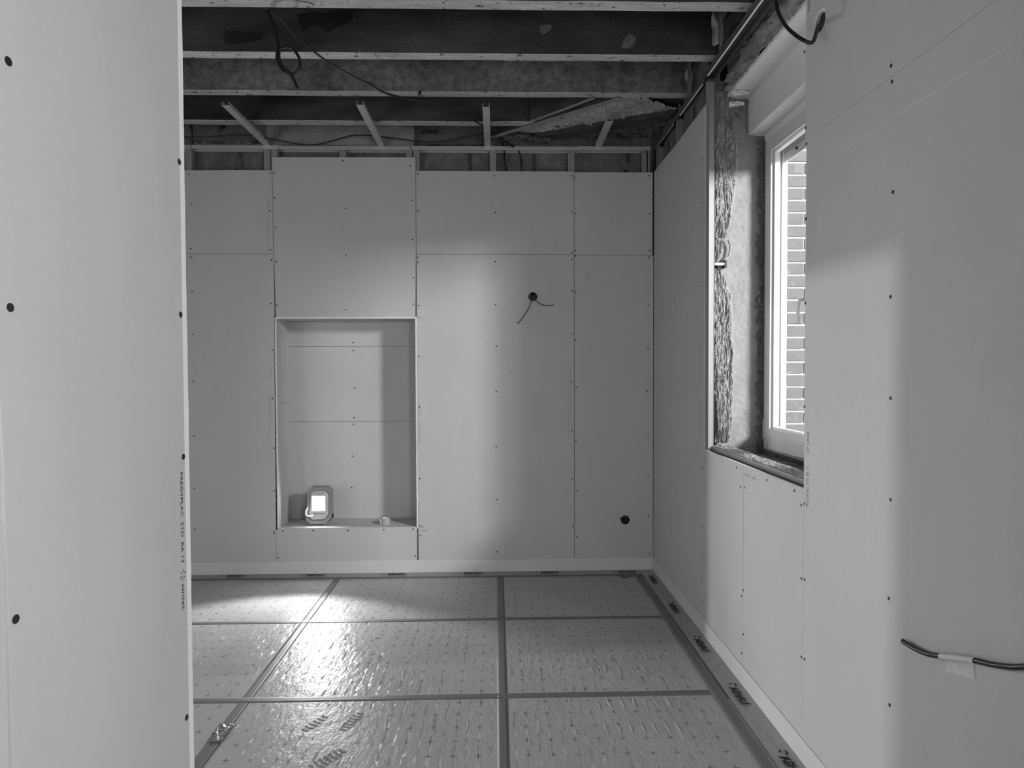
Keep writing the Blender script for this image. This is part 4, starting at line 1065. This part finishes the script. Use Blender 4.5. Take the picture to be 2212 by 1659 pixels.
bm = bmesh.new(); slab(bm, 'Y', [(-1.424, .478), (-1.332, .478), (-1.329, .482), (-1.329, .584), (-1.334, .589), (-1.420, .589), (-1.426, .583), (-1.427, .484)], 4.911, 4.915); obj('led_field', bm, 'led_glow', lamp)
bm = bmesh.new()
for k in range(12):
    bx(bm, -1.421 + k * .0078, -1.4175 + k * .0078, 4.913, 4.915, .607, .614)
    bx(bm, -1.424 + k * .0078, -1.4205 + k * .0078, 4.913, 4.915, .448, .457)
vs = obj('vent_slots', bm, 'grey_rubber', fp, kind='stuff')
bm = bmesh.new(); disc(bm, (-1.286, 4.94, .43), (1, 0, 0), .018, .012, 16); obj('tilt_knob', bm, 'black_plastic', lamp)
bm = bmesh.new(); tube(bm, smoothpath([(-1.445, 4.975, .392), (-1.445, 5.03, .385), (-1.40, 5.05, .372), (-1.34, 5.05, .372), (-1.30, 5.03, .385), (-1.30, 4.975, .392)]), .006, 8); obj('stand', bm, 'grey_rubber', lamp)
bm = bmesh.new(); tube(bm, smoothpath([(-1.46, 4.90, .50), (-1.470, 4.885, .475), (-1.465, 4.88, .45), (-1.44, 4.88, .44), (-1.42, 4.905, .44)]), .0055, 10); obj('hook', bm, 'white_plastic', lamp)

# ------------------------------------------------------------------ roll of tape in the alcove
roll = empty('tape_roll', (-.868, 4.935, NZ0)); tag(roll, 'grey roll of adhesive tape lying in the wall alcove', 'tape roll')
bm = bmesh.new(); n = 40; r1_, r0_, h = .036, .029, .048
for (ra, rbm, nm, mm) in ((r1_, r0_, 'tape_coil', 'lamp_grey'), (r0_, r0_ - .0025, 'core', 'gypsum_core')):
    bm = bmesh.new(); slab(bm, 'Z', circ(-.868, 4.935, ra, n), NZ0 + .0005, NZ0 + h, [circ(-.868, 4.935, rbm, n)]); obj(nm, bm, mm, roll)
bm = bmesh.new(); grid(bm, 4, 6, lambda u, v: (-.898 - .008 * u, 4.915 - .006 * u, NZ0 + .002 + h * .96 * v)); obj('tape_end', bm, 'glossy_tape', roll)

# ------------------------------------------------------------------ junction boxes, cables
def jbox(x, z, label):
    e = empty('socket_box', (x, YB, z)); tag(e, label, 'socket box')
    bm = bmesh.new(); slab(bm, 'Y', circ(x, z, .0345, 28), YB - .001, YB + .045, [circ(x, z, .0310, 28)]); obj('cup', bm, 'black_plastic', e)
    bm = bmesh.new(); disc(bm, (x, YB + .045, z), (0, -1, 0), .0325, .002, 28); obj('cup_bottom', bm, 'black_plastic', e)
    return e
jbox(.276, 2.112, 'round black socket box high on the back wall with two wires')
jbox(.982, .400, 'round black socket box low on the back wall near the corner')
W1[0] = (.274, 4.875, 2.14); W2[0] = (.280, 4.875, 2.14)
cable('wire', W1, .0032, 'black_cable', 'black wire hanging down left from the upper socket box', 'wire')
cable('wire', W2, .0032, 'black_cable', 'black wire curving right from the upper socket box', 'wire')
cable('cable_stub', [(.985, 4.878, .395), (.965, 4.84, .405), (.952, 4.825, .413), (.946, 4.82, .418)], .007, 'black_cable', 'short thick cable stub poking from the lower socket box', 'cable')
LOOP[0] = (-1.19, 3.12, 3.44)
cable('looped_cable', LOOP, .0072, 'black_cable', 'black cable knotted in a loop hanging from the left ceiling joists', 'cable')
cable('ceiling_cable', [(-1.20, 3.0, 3.46)] + LONG, .0055, 'black_cable', 'long thin cable sagging diagonally under the joists to the back wall', 'cable')
cable('ceiling_cable', [(-1.22, 2.95, 3.40), (-1.15, 3.1, 3.345), (-1.108, 3.16, 3.320)], .0075, 'black_cable', 'short dark cable beside the top of the knotted loop', 'cable')
cable('ceiling_cable', [(-1.0, 2.97, 3.36), (-.97, 3.0, 3.30), (-.93, 3.015, 3.284), (-.87, 3.05, 3.286), (-.83, 3.11, 3.30)], .0018, 'grey_cable', 'very thin wire against the nearest joist underside', 'wire')
cable('wall_cable', BACKC, .0050, 'black_cable', 'black cable snaking left to right above the back wall rail', 'cable')
cable('wall_cable', DOWN1, .0050, 'black_cable', 'left of two cables dropping behind the rail between the studs', 'cable')
cable('wall_cable', DOWN2, .0050, 'black_cable', 'right of two cables dropping behind the rail between the studs', 'cable')
tie = [(-.47, 4.0, 3.285), (-.479, 3.995, 3.262), (-.482, 3.99, 3.238), (-.475, 3.99, 3.215), (-.468, 3.99, 3.207), (-.460, 3.99, 3.22), (-.457, 3.99, 3.24), (-.462, 3.995, 3.265), (-.47, 4.0, 3.285)]
ct = cable('cable_tie', tie, .0022, 'black_plastic', 'small black cable tie holding the thin cable at a joist', 'cable tie')
box('tie_head', (-.478, -.462, 3.995, 4.012, 3.268, 3.292), 'black_plastic', ct, bev=.002)
cable('window_cable', UPC, .0068, 'black_cable', 'thick black cable looping out of the hole beside the window top', 'cable', n=14)
bm = bmesh.new(); disc(bm, (XR + .05, 2.352, 2.845), (-1, 0, 0), .05, .002, 20); obj('hole_backing', bm, 'gap_shade', wall_right)  # near-black disc stands in for the shade inside the hole
# bright torn rim of the drilled hole
bm = bmesh.new(); n = 18; pr = None
for i in range(n + 1):
    a = math.radians(20 + 130 * i / n); w = .006 + .004 * random.random()
    q = [bm.verts.new((XR - .0008, 2.352 + r * math.cos(a), 2.845 + r * math.sin(a))) for r in (.034, .036 + w)]
    if pr: bm.faces.new((pr[0], pr[1], q[1], q[0]))
    pr = q
obj('torn_rim', bm, 'gypsum_core', r5)
lc = cable('conduit_cable', LOC, .0072, 'black_cable', 'black cable taped across the near right wall', 'cable', n=14)
bm = bmesh.new(); e0 = Vector(LOC[0])
for k in range(4): tube(bm, [e0 + Vector((0, -.002, (k - 1.5) * .003)), e0 + Vector((0, .006, (k - 1.5) * .0035 + .001))], .0006, 5)
obj('frayed_end', bm, 'black_cable', lc)
# strip of masking tape holding it
mat('masking_tape', 0.60, 0.55, 0.4, noises=((40, .12, I3),), bump=((60, .5, .003, I3),))
bm = bmesh.new(); ctr = smoothpath(LOC[3:6], 8)
rows = []
for i, p in enumerate(ctr):
    rr = []
    for a in range(9):
        an = math.radians(-100 + a * 32); rr.append(bm.verts.new((p.x - .0082 * math.cos(an), p.y, p.z + .0082 * math.sin(an))))
    low = -.040 + .0015 * math.sin(i * 1.7)
    rr.insert(0, bm.verts.new((XR - .0012, p.y, p.z - .012)))
    rr.insert(0, bm.verts.new((XR - .0010, p.y, (ctr[0].z + low - .001 + (p.z - ctr[0].z) * .75))))
    rows.append(rr)
for i in range(len(rows) - 1):
    for k in range(10):
        if i > len(rows) - 5 and k == 0: continue
        f = bm.faces.new((rows[i][k], rows[i][k + 1], rows[i + 1][k + 1], rows[i + 1][k])); f.smooth = True
tp = obj('masking_tape', bm, 'masking_tape'); tag(tp, 'piece of pale masking tape holding the black cable on the near right wall', 'tape')
